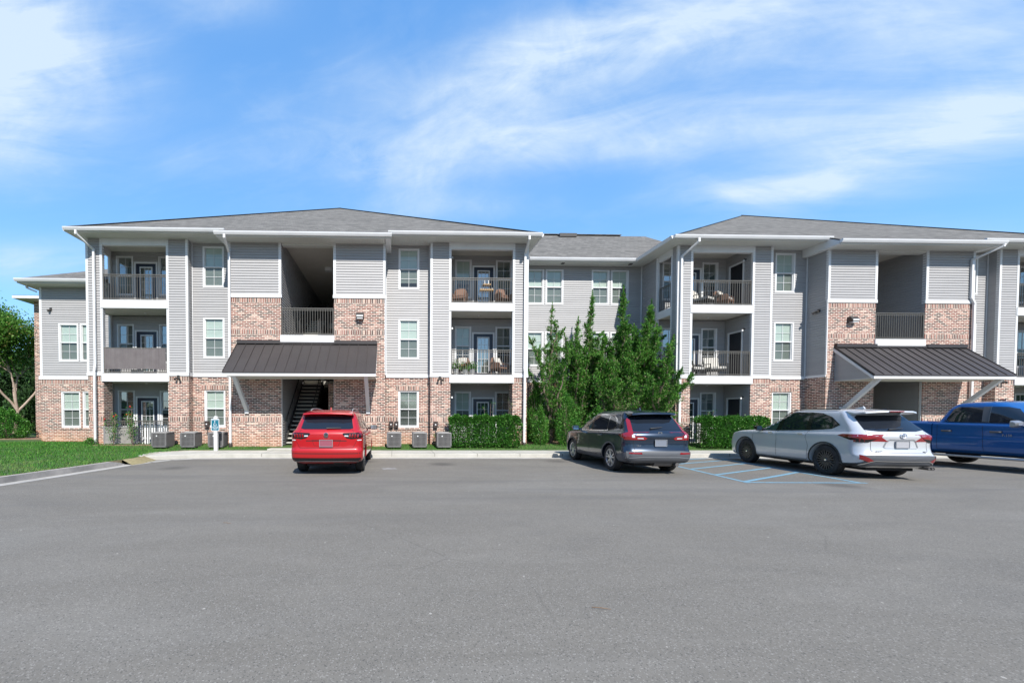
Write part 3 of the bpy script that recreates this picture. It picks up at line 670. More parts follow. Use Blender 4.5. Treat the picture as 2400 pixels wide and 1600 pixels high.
mb.face([(xa, ye, 8.97), (xb, ye, 8.97), (xb, ye, 9.0), (xa, ye, 9.0)]); rf = B(mb, 'roof', M['shingle'], fix=False)
mb = MB(); mb.bar((xa-2, ye+5.95, 9.02+5.95*m_), (xb+2, ye+5.95, 9.02+5.95*m_), .3, .03); B(mb, 'ridge_cap', M['shingle'], rf)
mb = MB(); mb.box(10.1, 11.15, ye+5.35, ye+5.75, 9+5.35*m_+.06, 9+5.75*m_+.0); B(mb, 'roof_vent', M['lampgrey'], rf)
mb = MB(); y, z = ye, 8.985; mb.prism([(y, z), (y-.10, z), (y-.125, z-.02), (y-.115, z-.06), (y-.075, z-.13), (y, z-.13)], 'x', xa+.66, xb-.66); B(mb, 'gutter', M['trim'])
mb = MB(); mb.box(xa, xb, ye+.003, YL+.02, ZS-.026, ZS-.001); mb.box(xa+.6, xb-.6, ye+.002, ye+.03, ZS-.06, 8.965); so_ = B(mb, 'soffit', M['soffit'])
for x in (8.0, 11.3): mb = MB(); mb.box(x, x+.14, ye+.2, ye+.34, ZS-.055, ZS-.027); B(mb, 'soffit_vent', M['lampgrey'], so_)
# ---- lower block at the far left
y1 = 18.2; hs = []
for wx in (-15.08, -14.10):
    hs.append((wx-.42, wx+.42, 4.03, 5.71)); WIN.append((wx, y1, 4.0, 5.74, .9, 0, 1.)); WIN.append((wx+.03, y1+.05, .93, 2.62, .88, 0, 1.))
siding(sid, 'x', y1, -16.35, CL-9.25, 3.30, 7.40, -1, hs)
brick_front(-16.35, CL-9.25, y1, GZ, 3.17, [(wx+.03-.44, wx+.03+.44, .93, 2.62) for wx in (-15.08, -14.10)], (2.955,)); hband(-16.45, CL-9.27, y1, 3.17, 3.32)
for wx in (-15.05, -14.07):
    brk.box(wx-.5, wx+.5, y1-.03, y1+.05, .85, .928)
    for q_ in (-1, 1): flatwall(brk, 'y', wx+q_*.44, y1, y1+.1, .93, 2.62)
flatwall(brk, 'y', -16.35, y1, 24, GZ, 3.17); siding(sid, 'y', -16.35, y1, 24, 3.3, 7.4, -1); trm.box(-16.38, -16.27, y1-.028, y1+.07, 3.32, 7.40)
flatwall(brk, 'x', y1+.55, -16.9, -16.36, GZ, 7.1); flatwall(brk, 'y', -16.9, y1+.55, 24, GZ, 7.1)
mb = MB(); mb.face([(-16.85, 17.62, 7.60), (-12.9, 17.62, 7.60), (-12.9, 22.6, 7.6+4.98*.55), (-12.6, 22.6, 7.6+4.98*.55)]); mb.face([(-16.85, 17.62, 7.60), (-12.6, 22.6, 7.6+4.98*.55), (-12.6, 30, 7.6+4.98*.55), (-16.85, 30, 7.6)])
mb.face([(-16.85, 17.62, 7.57), (-12.9, 17.62, 7.57), (-12.9, 17.62, 7.6), (-16.85, 17.62, 7.6)]); B(mb, 'roof', M['shingle'], fix=False)
mb = MB(); y, z = 17.62, 7.585; mb.prism([(y, z), (y-.10, z), (y-.125, z-.02), (y-.115, z-.06), (y-.075, z-.13), (y, z-.13)], 'x', -16.88, CL-9.45); B(mb, 'gutter', M['trim'])
mb = MB(); mb.box(-16.84, CL-9.26, 17.625, y1+.02, 7.40, 7.425); mb.box(-16.84, -16.33, y1+.02, 24, 7.40, 7.425); mb.box(-16.84, CL-9.45, 17.622, 17.64, 7.40, 7.57); B(mb, 'soffit', M['soffit'])
mb = MB()
for a, b_ in (((-16.75, 18.0, 7.45), (-16.75, 18.0, 7.3)), ((-16.75, 18.0, 7.3), (-16.42, 18.1, 7.16)),): mb.bar(a, b_, .08, .06)
B(mb, 'downspout', M['trim'])
mb = MB(); mb.box(-19.75, -17.0, 20.4, 24, 7.55, 7.68); mb.prism([(20.4, 7.7), (24, 7.7), (24, 8.3)], 'x', -19.75, -17.0); B(mb, 'far_eave', M['trim'])
mb = MB(); flatwall(mb, 'x', 21., -19.2, -16., GZ, 7.6); flatwall(mb, 'y', -19.2, 21., 26, GZ, 7.6); B(mb, 'brick_wall', M['brick'])
fx = -15.85; mb = MB(); mb.box(fx-.05, fx+.05, y1-.05, y1-.02, 6.33, 6.45); mb.tube([(fx, y1-.05, 6.36), (fx-.06, y1-.14, 6.30)], [.03, .06], 8); B(mb, 'floodlight', M['lampgrey'])
fx = CR-3.17; mb = MB(); mb.box(fx-.05, fx-.02, 16.15, 16.25, 6.0, 6.12); mb.tube([(fx-.05, 16.2, 6.05), (fx-.2, 16.15, 5.98)], [.03, .055], 8); mb.tube([(fx-.05, 16.25, 6.05), (fx-.16, 16.36, 5.98)], [.03, .055], 8); B(mb, 'floodlight', M['lampgrey'])
# ---- window copies and the gathered wall meshes
for x, y, z0, z1, w_, rf, bl in WIN: window(x, y, z0, z1, w_, rf, bl)
B(sid, 'siding_wall', M['siding'], fix=False); B(brk, 'brick_wall', M['brick'], fix=False); B(trm, 'corner_trim', M['trim']); B(flt, 'pier_back', M['siding'])
for m_, s0 in SOLD: B(m_, 'soldier_course', soldier(s0))
mb = MB(); mb.box(-12.8, 5.6, 27.7, 28, .1, 8.9); mb.box(12.3, 30.6, 27.7, 28, .1, 8.9); mb.box(5.6, 12.3, 24, 24.2, .1, 8.9); B(mb, 'rear_wall', M['siding'])
# ============================================================ ground
def struct(mb, name, m, **k): o = mb.build(name, m, None, fix=k.pop('fix', True), **k); o['kind'] = 'structure'; return o
mb = MB(); mb.face([(-400, -300, 0), (400, -300, 0), (400, 500, 0), (-400, 500, 0)]); struct(mb, 'parking_lot', M['asphalt'])
# kerb line from the left foreground round to the straight kerb
KC = [(-10.5, 4.5), (-9.3, 6.3), (-8.72, 8.0), (-8.45, 9.6), (-8.28, 11.0), (-8.18, 11.9)]
KG = [(-8.18, 11.9), (-8.2, 12.3)]
def smooth_line(pts, n=6):
    out = []
    for i in range(len(pts)-1):
        p0, p1, p2, p3 = [np.array(pts[max(0, min(len(pts)-1, k))], float) for k in (i-1, i, i+1, i+2)]
        for k in range(n): t = k/n; out.append(tuple(.5*((2*p1)+(-p0+p2)*t+(2*p0-5*p1+4*p2-p3)*t*t+(-p0+3*p1-3*p2+p3)*t**3)))
    return out+[tuple(pts[-1])]
kc = smooth_line(KC)
def lawn_z(x, y):
    if x < -7.2: e = min(1, max(0, (y-9)/7.)); return .142+.16*e*e*max(min(1, max(0, (-9.2-x)/3.)), min(1, max(0, (y-15.2)/1.1)))
    return .142+.15*min(1, max(0, (y-15.25)/1.0))
mbk, mbf, mbg = MB(), MB(), MB()
def off(p, q_, d): v = Vector((q_[0]-p[0], q_[1]-p[1])).normalized(); return (-v.y*d, v.x*d)
for i in range(len(kc)-1):
    a, b_ = kc[i], kc[i+1]; oa = off(kc[max(i-1, 0)], kc[i+1], 1); ob = off(kc[i], kc[min(i+2, len(kc)-1)], 1)
    P = lambda p, o, d, z: (p[0]+o[0]*d, p[1]+o[1]*d, z)
    hz = lambda k: .15 if k < len(kc)-4 else .15*(len(kc)-1-k)/4+.01
    za, zb = hz(i), hz(i+1)
    mbk.face([P(a, oa, .035, za), P(b_, ob, .035, zb), P(b_, ob, .16, zb), P(a, oa, .16, za)])
    mbf.face([P(a, oa, 0, .0), P(b_, ob, 0, .0), P(b_, ob, .035, zb), P(a, oa, .035, za)])
    mbg.face([P(a, oa, -.30, .006), P(b_, ob, -.30, .006), P(b_, ob, 0, .008), P(a, oa, 0, .008)])
gl = [(-8.18, 11.9), (-8.0, 12.6), (-7.7, 13.2), (-7.2, 13.55)]
for a, b_ in zip(gl[:-1], gl[1:]): mbg.face([(a[0]+.30, a[1]-.1, .006), (b_[0]+.26, b_[1]-.2, .006), (b_[0], b_[1], .008), (a[0], a[1], .008)])
struct(mbk, 'kerb', M['kerb']); struct(mbf, 'kerb_face', M['kerb_face']); struct(mbg, 'gutter_pan', M['kerb'])
# sidewalk with a rounded left end, joints, and the walk to each entrance
mb = MB(); mb.prism([(-8.75, 13.25), (-8.45, 12.95), (-7.9, 13.25), (-7.3, 13.62), (-5.5, 13.8), (40, 13.8), (40, 15.25), (-8.2, 15.2), (-9.0, 14.4)], 'z', -.05, .15)
for C in (CL, CR): mb.prism([(C-1.45, 15.2), (C+1.3, 15.2), (C+1.12, 16.1), (C+1.06, 24), (C-1.06, 24), (C-1.12, 16.1), (C-1.45, 15.9)], 'z', -.05, .152 if False else .205)
sw = struct(mb, 'sidewalk', M['concrete'], bevel=.02)
mb = MB()
for k in range(30): x = -6.3+k*1.55; mb.box(x-.006, x+.006, 13.79, 15.25, .05, .1512)
mb.box(-5.5, 40, 13.985, 13.992, .1, .1512)
struct(mb, 'sidewalk_joints', M['joint'])
mb = MB(); mb.prism([(-5.5, 13.5), (40, 13.5), (40, 13.795), (-5.5, 13.795), (-7.3, 13.6), (-7.1, 13.4)], 'z', .004, .012); struct(mb, 'gutter_pan', M['kerb'])
# lawn sheets
mb = MB()
def lawn_patch(poly_fn, x0, x1, y0, y1, st=.4):
    nx, ny = int((x1-x0)/st)+1, int((y1-y0)/st)+1
    for i in range(nx):
        for j in range(ny):
            xs = (x0+(x1-x0)*i/nx, x0+(x1-x0)*(i+1)/nx); ys = (y0+(y1-y0)*j/ny, y0+(y1-y0)*(j+1)/ny)
            mb.face([(x, y, lawn_z(x, y)+.0) for x, y in ((xs[0], ys[0]), (xs[1], ys[0]), (xs[1], ys[1]), (xs[0], ys[1]))])
lawn_patch(None, -7.2, 40, 15.10, 19.5, .5)
# left lawn follows the kerb
M['dry'] = noisy('dry turf', (.20, .17, .08), (.33, .28, .16), 9, .95, .4); mb.mats = [M['lawn'], M['dry']]
rows = kc[8:]+[(-8.25, 12.3), (-8.35, 12.9), (-8.5, 13.4), (-8.6, 14.4), (-8.0, 15.10), (-7.2, 15.12)]
prev = None
for i, (x, y) in enumerate(rows):
    ox = -.15 if i < len(kc)-8 else 0
    cur = [(x+ox-t, y+(.05*t if i < len(rows)-2 else .0)) for t in (0, .5, 1.2, 2.5, 5, 9, 16, 40)]
    if prev:
        for k in range(7): mb.face([(p[0], p[1], (lawn_z(p[0], p[1]))) for p, k2 in ((prev[k], k), (prev[k+1], 1), (cur[k+1], 1), (cur[k], k))])
    if prev is not None and i: dxs = .42 if i > len(kc)-9 else .0; mb.face([(last[0]+dxs, last[1]-dxs*.3, -.01), (cur[0][0]+dxs, cur[0][1]-dxs*.3, -.01), (cur[0][0], cur[0][1], .16), (last[0], last[1], .16)], M['dry'])
    prev = cur; last = cur[0]
for k in range(12):
    y0, y1_ = 15.25+k*.5, 15.75+k*.5; mb.face([(x, y, lawn_z(x, y)) for x, y in ((-47, y0), (-7.2, y0), (-7.2, y1_), (-47, y1_))])
mb.face([(-200, 21.2, .31), (60, 21.2, .31), (60, 300, .31), (-200, 300, .31)]); mb.face([(-200, 6, .14), (-44, 6, .14), (-44, 21.3, .3), (-200, 21.3, .3)])
struct(mb, 'lawn', M['lawn'], fix=False)
# grass blades
def inlawn(x, y):
    if y > 15.3: return (x < CL-1.5 or x > CL+1.35) and (x < CR-1.5 or x > CR+1.35)
    if x > -8.4: return False
    kx = np.interp(y, [p[1] for p in rows], [p[0] for p in rows]) if y < 15.2 else -8
    return x < kx-.12
N = 150000; xs = rng.uniform(-22, 20, N); ys = 8.0+9.6*rng.random(N)**.9
keep = []
for i in range(N):
    x, y = xs[i], ys[i]
    if x > -12.7 and y > 16.5: continue
    if x > 6 and rng.random() > .8: continue
    if x < -12.7 and y > 18.3: continue
    if not inlawn(x, y): continue
    if -12.82 < x and 16.35 < y: continue
    keep.append(i)
k = np.array(keep); n = len(k); x, y = xs[k], ys[k]; z = np.array([lawn_z(a, b_) for a, b_ in zip(x, y)])
h = rng.uniform(.03, .075, n); an = rng.uniform(0, 2*np.pi, n); wd = rng.uniform(.007, .014, n); lx, ly = rng.normal(0, .025, n), rng.normal(0, .025, n)
V = np.zeros((n, 3, 3)); V[:, 0] = np.stack([x-np.cos(an)*wd, y-np.sin(an)*wd, z-.01], 1); V[:, 1] = np.stack([x+np.cos(an)*wd, y+np.sin(an)*wd, z-.01], 1); V[:, 2] = np.stack([x+lx, y+ly, z+h], 1)
def np_mesh(name, V, k):
    me = bpy.data.meshes.new(name); nv = V.shape[0]*k; me.vertices.add(nv); me.vertices.foreach_set('co', V.reshape(-1).astype(np.float32))
    me.loops.add(nv); me.loops.foreach_set('vertex_index', np.arange(nv, dtype=np.int32)); me.polygons.add(V.shape[0])
    me.polygons.foreach_set('loop_start', np.arange(0, nv, k, dtype=np.int32)); me.polygons.foreach_set('loop_total', np.full(V.shape[0], k, dtype=np.int32)); me.update(calc_edges=True); return me
me = np_mesh('grass', V, 3); me.materials.append(M['grass']); o = link('grass', me); tag(o, 'short green grass along the building and round the kerb', 'grass', kind='stuff')
mb = MB(); mb.prism([(xa+.3, 16.6), (xb-.2, 16.6), (xb-.0, 18.75), (xa+.05, 18.75)], 'z', .2, .315)
mb.prism([(-12.4, 16.02), (-9.5, 16.02), (-9.5, 16.38), (-12.4, 16.38)], 'z', .2, .30); mb.prism([(-20, 19.5), (-16.95, 19.5), (-16.95, 24), (-20, 24)], 'z', .2, .33); struct(mb, 'soil', M['soil'])
# painted access aisle
mt = mat('blue line paint', rough=.7); n_, p = nt(mt); g = pos(n_)
c = n_.mix(n_.mapr(n_.noise(g, 14., 5, .7), .36, .66, 0., .75), (.17, .40, .54), (.16, .17, .18)); n_.put(p.inputs['Base Color'], c); M['paint'] = mt
def stripe(mb, a, b_, w_=.1, z=.004):
    a, b_ = Vector(a), Vector(b_); d = (b_-a).normalized(); o = Vector((-d.y, d.x))*w_/2
    mb.face([(*(a-o), z), (*(b_-o), z), (*(b_+o), z), (*(a+o), z)])
mb = MB()
A0, A1 = (8.08, 8.62), (9.0, 13.75); B0, B1 = (10.62, 8.5), (11.75, 13.7)
stripe(mb, A0, A1, .10); stripe(mb, B0, B1, .10, .0045); stripe(mb, (8.0, 8.58), (10.75, 8.48), .09, .005)
def lp(a, b_, t): return (a[0]+(b_[0]-a[0])*t, a[1]+(b_[1]-a[1])*t)
for t0, t1 in ((.01, .32), (.21, .50), (.42, .70), (.62, .88), (.80, 1.0)): stripe(mb, lp(A0, A1, t0), lp(B0, B1, t1), .10, .0055)
o = struct(mb, 'road_marking', M['paint'])
mb = MB(); mt = mat('worn white paint', (.42, .42, .41), .8); stripe(mb, (-.35, 10.9), (.05, 11.0), .3)
mtw = mat('worn white paint', rough=.8); n_, p = nt(mtw); g = pos(n_)
n_.put(p.inputs['Base Color'], n_.mix(n_.mapr(n_.noise(g, 8., 5, .7), .36, .58), (.36, .355, .35), (.165, .16, .158)))
struct(mb, 'faded_stall_line', mtw)
# ============================================================ vehicles (local frame: x from the rear bumper forward, y left, z up)
def paint(name, col, metal=.35, rough=.28):
    mt = mat(name, col, rough, metal); nt(mt)[1].inputs['Coat Weight'].default_value = 1.; nt(mt)[1].inputs['Coat Roughness'].default_value = .04; return mt
M['red'] = paint('red paint', (.42, .006, .009), .15, .35); M['navy'] = paint('dark blue grey paint', (.020, .034, .060), .55, .3)
M['silver'] = paint('pearl white paint', (.60, .61, .63), .25, .3); M['blue'] = paint('blue paint', (.004, .095, .34), .35, .3)
M['carglass'] = mat('tinted glass', (.012, .016, .024), .03, spec=.8); M['frontglass'] = mat('green tinted glass', (.035, .075, .062), .03, spec=.8)
M['gloss'] = mat('gloss black', (.012, .012, .013), .15); M['plastic'] = mat('black plastic', (.03, .031, .033), .55); M['grey_plastic'] = mat('grey plastic', (.085, .09, .1), .5)
M['chrome'] = mat('chrome', (.75, .76, .78), .12, 1.); M['rubber'] = noisy('rubber', (.022, .021, .021), (.045, .042, .04), 14, .8); M['alloy'] = mat('alloy', (.52, .54, .57), .28, .8)
M['blackrim'] = mat('black rim', (.06, .06, .064), .25, .5); M['redlens'] = mat('red lens', (.24, .004, .007), .1, spec=.8, **{'Coat Weight': 1.}); M['darkred'] = mat('dark red lens', (.12, .004, .008), .12, spec=.8, **{'Coat Weight': 1.})
M['clearlens'] = mat('clear lens', (.62, .64, .66), .1, **{'Coat Weight': 1.}); M['plate'] = mat('blank plate', (.17, .19, .23), .5); M['seam'] = mat('panel gap', (.006, .006, .007), .7)
M['silvertrim'] = mat('satin trim', (.42, .43, .45), .3, .6); M['brake'] = mat('brake disc', (.18, .17, .165), .45, .6)
def cr(a, b, c, d, t): return .5*((2*b)+(-a+c)*t+(2*a-5*b+4*c-d)*t*t+(-a+3*b-3*c+d)*t**3)
def outline(xr, xf, w_, rr, rf, br, bf):
    """half outline from the rear centre round the left side to the front centre"""
    P = []; nr, nc, ns = 7, 7, 30
    for k in range(nr): y = (w_-rr)*k/nr; P.append((xr+br*(y/w_)**2, y))
    yr = w_-rr; xr_ = xr+br*(yr/w_)**2
    for k in range(nc): t = math.pi/2*k/nc; P.append((xr_+rr*1.15*(1-math.cos(t)), yr+rr*math.sin(t)))
    xa_, xb_ = xr_+rr*1.15, xf-bf*((w_-rf)/w_)**2-rf*1.3
    for k in range(ns): t = k/ns; P.append((xa_+(xb_-xa_)*t, w_-.015*w_*(2*t-1)**4))
    yf_ = w_-rf; xf_ = xf-bf*(yf_/w_)**2
    for k in range(nc): t = math.pi/2*k/nc; P.append((xf_-rf*1.3*(1-math.sin(t)), yf_+rf*math.cos(t)-.015*w_*(1-math.sin(t))))
    for k in range(nr+1): y = yf_*(1-k/nr); P.append((xf-bf*(y/w_)**2, y))
    return P
KEYS = ('zr', 'zf', 'xr', 'xf', 'w', 'rr', 'rf', 'br', 'bf')
def shell(mb, levels, L, sub=3):
    lv = []
    for i in range(len(levels)-1):
        if levels[i+1][-1] == 'H' if isinstance(levels[i+1][-1], str) else False: pass
        a = [levels[max(0, i-1)], levels[i], levels[i+1], levels[min(len(levels)-1, i+2)]]
        for k in range(sub):
            t = k/sub
            row = []
            for j in range(9):
                v = [q_[j] for q_ in a]; val = cr(*v, t); lo, hi = min(v[1], v[2]), max(v[1], v[2]); row.append(min(max(val, lo), hi))
            lv.append(row)
    lv.append(list(levels[-1][:9])); base = len(mb.v); n_ = None
    for zr, zf, xr, xf, w_, rr, rf, br, bf in lv:
        half = outline(xr, xf, w_, rr, rf, br, bf); full = half+[(x, -y) for x, y in half[-2:0:-1]]; n_ = len(full)
        for x, y in full:
            t = min(1, max(0, (x-xr)/(xf-xr))); t = t*t*(3-2*t)*.4+t*.6; mb.v.append((x, y, zr+(zf-zr)*t))
    for i in range(len(lv)-1):
        for j in range(n_): jj = (j+1) % n_; mb.f.append((base+i*n_+j, base+i*n_+jj, base+(i+1)*n_+jj, base+(i+1)*n_+j)); mb.mi.append(0)
    mb.f.append(tuple(base+j for j in reversed(range(n_)))); mb.f.append(tuple(base+(len(lv)-1)*n_+j for j in range(n_))); mb.mi += [0, 0]
def boolean(o, cutters):
    for c in cutters:
        b_ = o.modifiers.new('cut', 'BOOLEAN'); b_.operation = 'DIFFERENCE'; b_.object = c; b_.solver = 'EXACT'
    dg = bpy.context.evaluated_depsgraph_get(); me = bpy.data.meshes.new_from_object(o.evaluated_get(dg)); o.modifiers.clear()
    old = o.data; o.data = me; bpy.data.meshes.remove(old)
    for c in cutters: bpy.data.objects.remove(c)
    me.polygons.foreach_set('use_smooth', [True]*len(me.polygons)); me.set_sharp_from_angle(angle=R(32))
class Skin:
    """lays flat outlines onto a finished body, as glass, lamps, trim and panel gaps"""
    def __init__(s, body, parent): 
        me = body.data; s.bvh = BVHTree.FromPolygons([v.co.copy() for v in me.vertices], [list(p.vertices) for p in me.polygons]); s.parent = parent
    def frame(s, view, side=1):
        if view == 'side': return (lambda u, v: Vector((u, side*3, v))), Vector((0, -side, 0))
        if view == 'rear': return (lambda u, v: Vector((-2, u, v))), Vector((1, 0, 0))
        if view == 'front': return (lambda u, v: Vector((9, u, v))), Vector((-1, 0, 0))
        if view == 'top': return (lambda u, v: Vector((u, v, 4))), Vector((0, 0, -1))
        if view == 'corner':     # u runs round the rear corner, seen from 45 degrees
            d = Vector((1, -side, 0)).normalized(); uax = Vector((1, side, 0)).normalized()*1.
            return (lambda u, v: Vector((0, side*.9, v))-d*3+uax*u), d
    def put(s, name, polys, m, view, side=1, off=.004, cell=.07, parent=None, thick=0.):
        P, d = s.frame(view, side); bm = bmesh.new()
        for poly in polys:
            f = bm.faces.new([bm.verts.new((u, v, 0)) for u, v in poly])
        bmesh.ops.triangulate(bm, faces=bm.faces[:])
        us = [v.co.x for v in bm.verts]; vs = [v.co.y for v in bm.verts]
        for lo, hi, ax in ((min(us), max(us), 0), (min(vs), max(vs), 1)):
            n_ = int((hi-lo)/cell)
            for k in range(1, n_+1):
                co = [0, 0, 0]; co[ax] = lo+(hi-lo)*k/(n_+1); no = [0, 0, 0]; no[ax] = 1
                bmesh.ops.bisect_plane(bm, geom=bm.verts[:]+bm.edges[:]+bm.faces[:], plane_co=co, plane_no=no, dist=1e-5)
        for v in bm.verts:
            hit, no, i, di = s.bvh.ray_cast(P(v.co.x, v.co.y), d)
            if hit is None: hit, no, i, di = s.bvh.find_nearest(P(v.co.x, v.co.y)+d*2.1)
            if no.dot(d) > 0: no = -no
            v.co = hit+(-d*.5+no*.5).normalized()*off
        me = bpy.data.meshes.new(name); bm.to_mesh(me); bm.free(); me.materials.append(m)
        me.polygons.foreach_set('use_smooth', [True]*len(me.polygons))
        o = link(name, me, parent or s.parent, world=False)
        if thick: q_ = o.modifiers.new('solid', 'SOLIDIFY'); q_.thickness = thick; q_.offset = 1
        return o
def line(pts, w_=.008):
    out = []
    for a, b_ in zip(pts[:-1], pts[1:]):
        a, b_ = Vector(a), Vector(b_); d = (b_-a).normalized()*w_*.3; n_ = Vector((-d.y, d.x)).normalized()*w_/2; a = a-d; b_ = b_+d
        out.append([tuple(a-n_), tuple(b_-n_), tuple(b_+n_), tuple(a+n_)])
    return out
def mir(poly): return [(-u, v) for u, v in reversed(poly)]
def wheel(parent, x, y, r, style, side, tw=.24):
    w0 = thing_part('wheel', parent, (x, y, r)); rr = r*.70
    t = MB(); h = tw/2; t.lathe([(rr, -h*.82), (rr+.02, -h*.95), (r*.86, -h*1.0), (r*.965, -h*.86), (r, -h*.6), (r, h*.6), (r*.965, h*.86), (r*.86, h*1.0), (rr+.02, h*.95), (rr, h*.82)], 44, 'y', m=None)
    for k in (-.35, 0, .35): t.lathe([(r+.001, k*tw-.006), (r-.012, k*tw), (r+.001, k*tw+.006)], 44, 'y')
    t.build('tyre', M['rubber'], w0, world=False, smooth=True)
    m = M['alloy'] if style == 'silver' else M['blackrim']; f = side
    b_ = MB(); b_.lathe([(rr, f*h*.86), (rr-.012, f*h*.9), (rr-.028, f*h*.82), (rr-.035, f*h*.3), (rr-.04, -f*h*.8)], 44, 'y')
    N_ = {'silver': 5, 'black': 10, 'truck': 6}[style]
    for k in range(N_):
        a = 2*math.pi*k/N_+.3
        for dq in ((-.16, .16) if style != 'truck' else (0,)):
            def Q(r_, a_, y_): return (r_*math.cos(a_), f*y_, r_*math.sin(a_))
            wi = .018 if style != 'truck' else .04; a2 = a+dq*(.4 if style == 'silver' else .55); a3 = a+dq*(1.5 if style == 'silver' else 1.)
            p0, p1 = Vector(Q(.045, a2, h*.78)), Vector(Q(rr-.02, a3, h*.84)); d = (p1-p0).normalized(); n_ = d.cross(Vector((0, 1, 0))).normalized()*wi; dy = Vector((0, -f*.035, 0))
            i = len(b_.v); b_.v += [tuple(v) for v in (p0-n_, p0+n_, p1+n_*.8, p1-n_*.8, p0-n_+dy, p0+n_+dy, p1+n_*.8+dy, p1-n_*.8+dy)]
            for fc in ((0, 1, 2, 3), (7, 6, 5, 4), (0, 4, 5, 1), (1, 5, 6, 2), (2, 6, 7, 3), (3, 7, 4, 0)): b_.f.append(tuple(i+q_ for q_ in fc)); b_.mi.append(0)
    b_.lathe([(0, f*h*.86), (.05, f*h*.84), (.065, f*h*.74), (.07, f*h*.4)], 20, 'y')
    b_.build('rim', m, w0, world=False)
    b_ = MB(); b_.lathe([(0, f*h*.25), (rr*.72, f*h*.25), (rr*.72, f*h*.1), (0, f*h*.1)], 28, 'y'); b_.build('brake_disc', M['brake'], w0, world=False)
    b_ = MB(); b_.lathe([(0, -f*h*.1), (rr-.02, -f*h*.1)], 28, 'y'); b_.build('inner_barrel', M['seam'], w0, world=False)
    b_ = MB(); b_.lathe([(0, f*h*.9), (.028, f*h*.88), (.03, f*h*.84)], 16, 'y'); b_.build('centre_cap', M['chrome'] if style == 'black' else m, w0, world=False, smooth=True)
    return w0
def thing_part(name, parent, loc):
    o = bpy.data.objects.new(name, None); COL.objects.link(o); o.parent = parent; o.location = loc; o.empty_display_size = .1; return o
def car_base(name, label, cat, rear_wheel, heading, L, levels, r, ax, hw, m, style, extra=None, archpad=.045, sc=(1, 1)):
    """rear_wheel: world position of the left rear tyre's outer foot; heading: angle of travel from +Y clockwise"""
    th = math.pi/2-heading; c, s_ = math.cos(th), math.sin(th)
    lx, ly = ax[0]*sc[0], (hw-.15)*sc[1]; ox = rear_wheel[0]-(lx*c-ly*s_); oy = rear_wheel[1]-(lx*s_+ly*c)
    root = thing(name, label, cat, (ox, oy, 0), th)
    mb = MB(); shell(mb, levels, L)
    if extra: extra(mb)
    body = mb.build('body', m, root, world=False, smooth=True)
    cut = []
    for x in ax:
        for s in (-1, 1):
            cb = MB(); R_ = r+archpad; cb.lathe([(0, 0), (R_, 0), (R_, -.42), (0, -.42)], 40, 'y', (0, 0, 0), close=True)
            cme = MB(); 
            k = 40; ring = [(R_*math.cos(2*math.pi*j/k), R_*math.sin(2*math.pi*j/k)) for j in range(k)]
            y0, y1_ = (hw+.2, hw-.36) if s == 1 else (-hw-.2, -hw+.36)
            cme.prism([(x+a, r+b_) for a, b_ in ring], 'y', min(y0, y1_), max(y0, y1_)); cm = cme.build('cutter', m, None); cm.parent = root; cut.append(cm)
    boolean(body, cut)
    for x in ax:
        for s in (-1, 1): wheel(root, x, s*(hw-.03-.12), r, style, s)
    u = MB(); u.box(.35, L-.4, -hw+.38, hw-.38, .21, .5); u.box(ax[0]-.1, ax[0]+.1, -hw+.2, hw-.2, r-.07, r+.05); u.box(ax[1]-.1, ax[1]+.1, -hw+.2, hw-.2, r-.07, r+.05); u.build('underbody', M['seam'], root, world=False)
    root.scale = (sc[0], sc[1], 1)
    return root, body, Skin(body, root)
def mirror_pair(root, x, z, hw, m1, m2=None, w_=.22, h=.15, sides=(1, -1)):
    for s in sides:
        mb = MB(); y0, y1_ = s*(hw-.05), s*(hw+.05+w_)
        prof = [(.0, -.5), (.06, -.42), (.10, 0), (.06, .42), (.0, .5)]
        ring = []
        for k, (t, sc) in enumerate(((0, .55), (.15, .85), (.5, 1), (.85, .92), (1, .6))):
            y = s*(hw+.05)+(s*w_)*t
            ring.append([(x-.03, y, z-h/2*sc), (x+.05*sc, y, z-h/2*sc*.95), (x+.13*sc, y, z-h*.15*sc), (x+.13*sc, y, z+h*.25*sc), (x+.05*sc, y, z+h/2*sc), (x-.03, y, z+h/2*sc)])
        for a, b_ in zip(ring[:-1], ring[1:]):
            for j in range(6): jj = (j+1) % 6; mb.face([a[j], a[jj], b_[jj], b_[j]])
        mb.face(ring[0]); mb.face(ring[-1]); mb.bar((x+.05, s*(hw-.08), z-.05), (x+.05, s*(hw+.09), z-.03), .07, .04)
        o = mb.build('door_mirror', m1, root, world=False, smooth=True)
        g = MB(); g.box(x-.036, x-.031, min(s*(hw+.07), s*(hw+.03+w_)), max(s*(hw+.07), s*(hw+.03+w_)), z-h*.4, z+h*.4); g.build('mirror_glass', M['chrome'], o, world=False)
def handles(sk, root, xs, z, hw, m, sides=(1, -1), L_=.20):
    for s in sides:
        for x in xs:
            hit = sk.bvh.ray_cast(Vector((x, s*3, z)), Vector((0, -s, 0)))[0]; y = hit.y
            mb = MB(); mb.tube([(x-L_/2, y+s*.0, z), (x-L_/2+.02, y+s*.03, z), (x+L_/2-.03, y+s*.034, z), (x+L_/2, y+s*.0, z)], [.012, .016, .016, .012], 8); mb.build('door_handle', m, root, world=False, smooth=True)
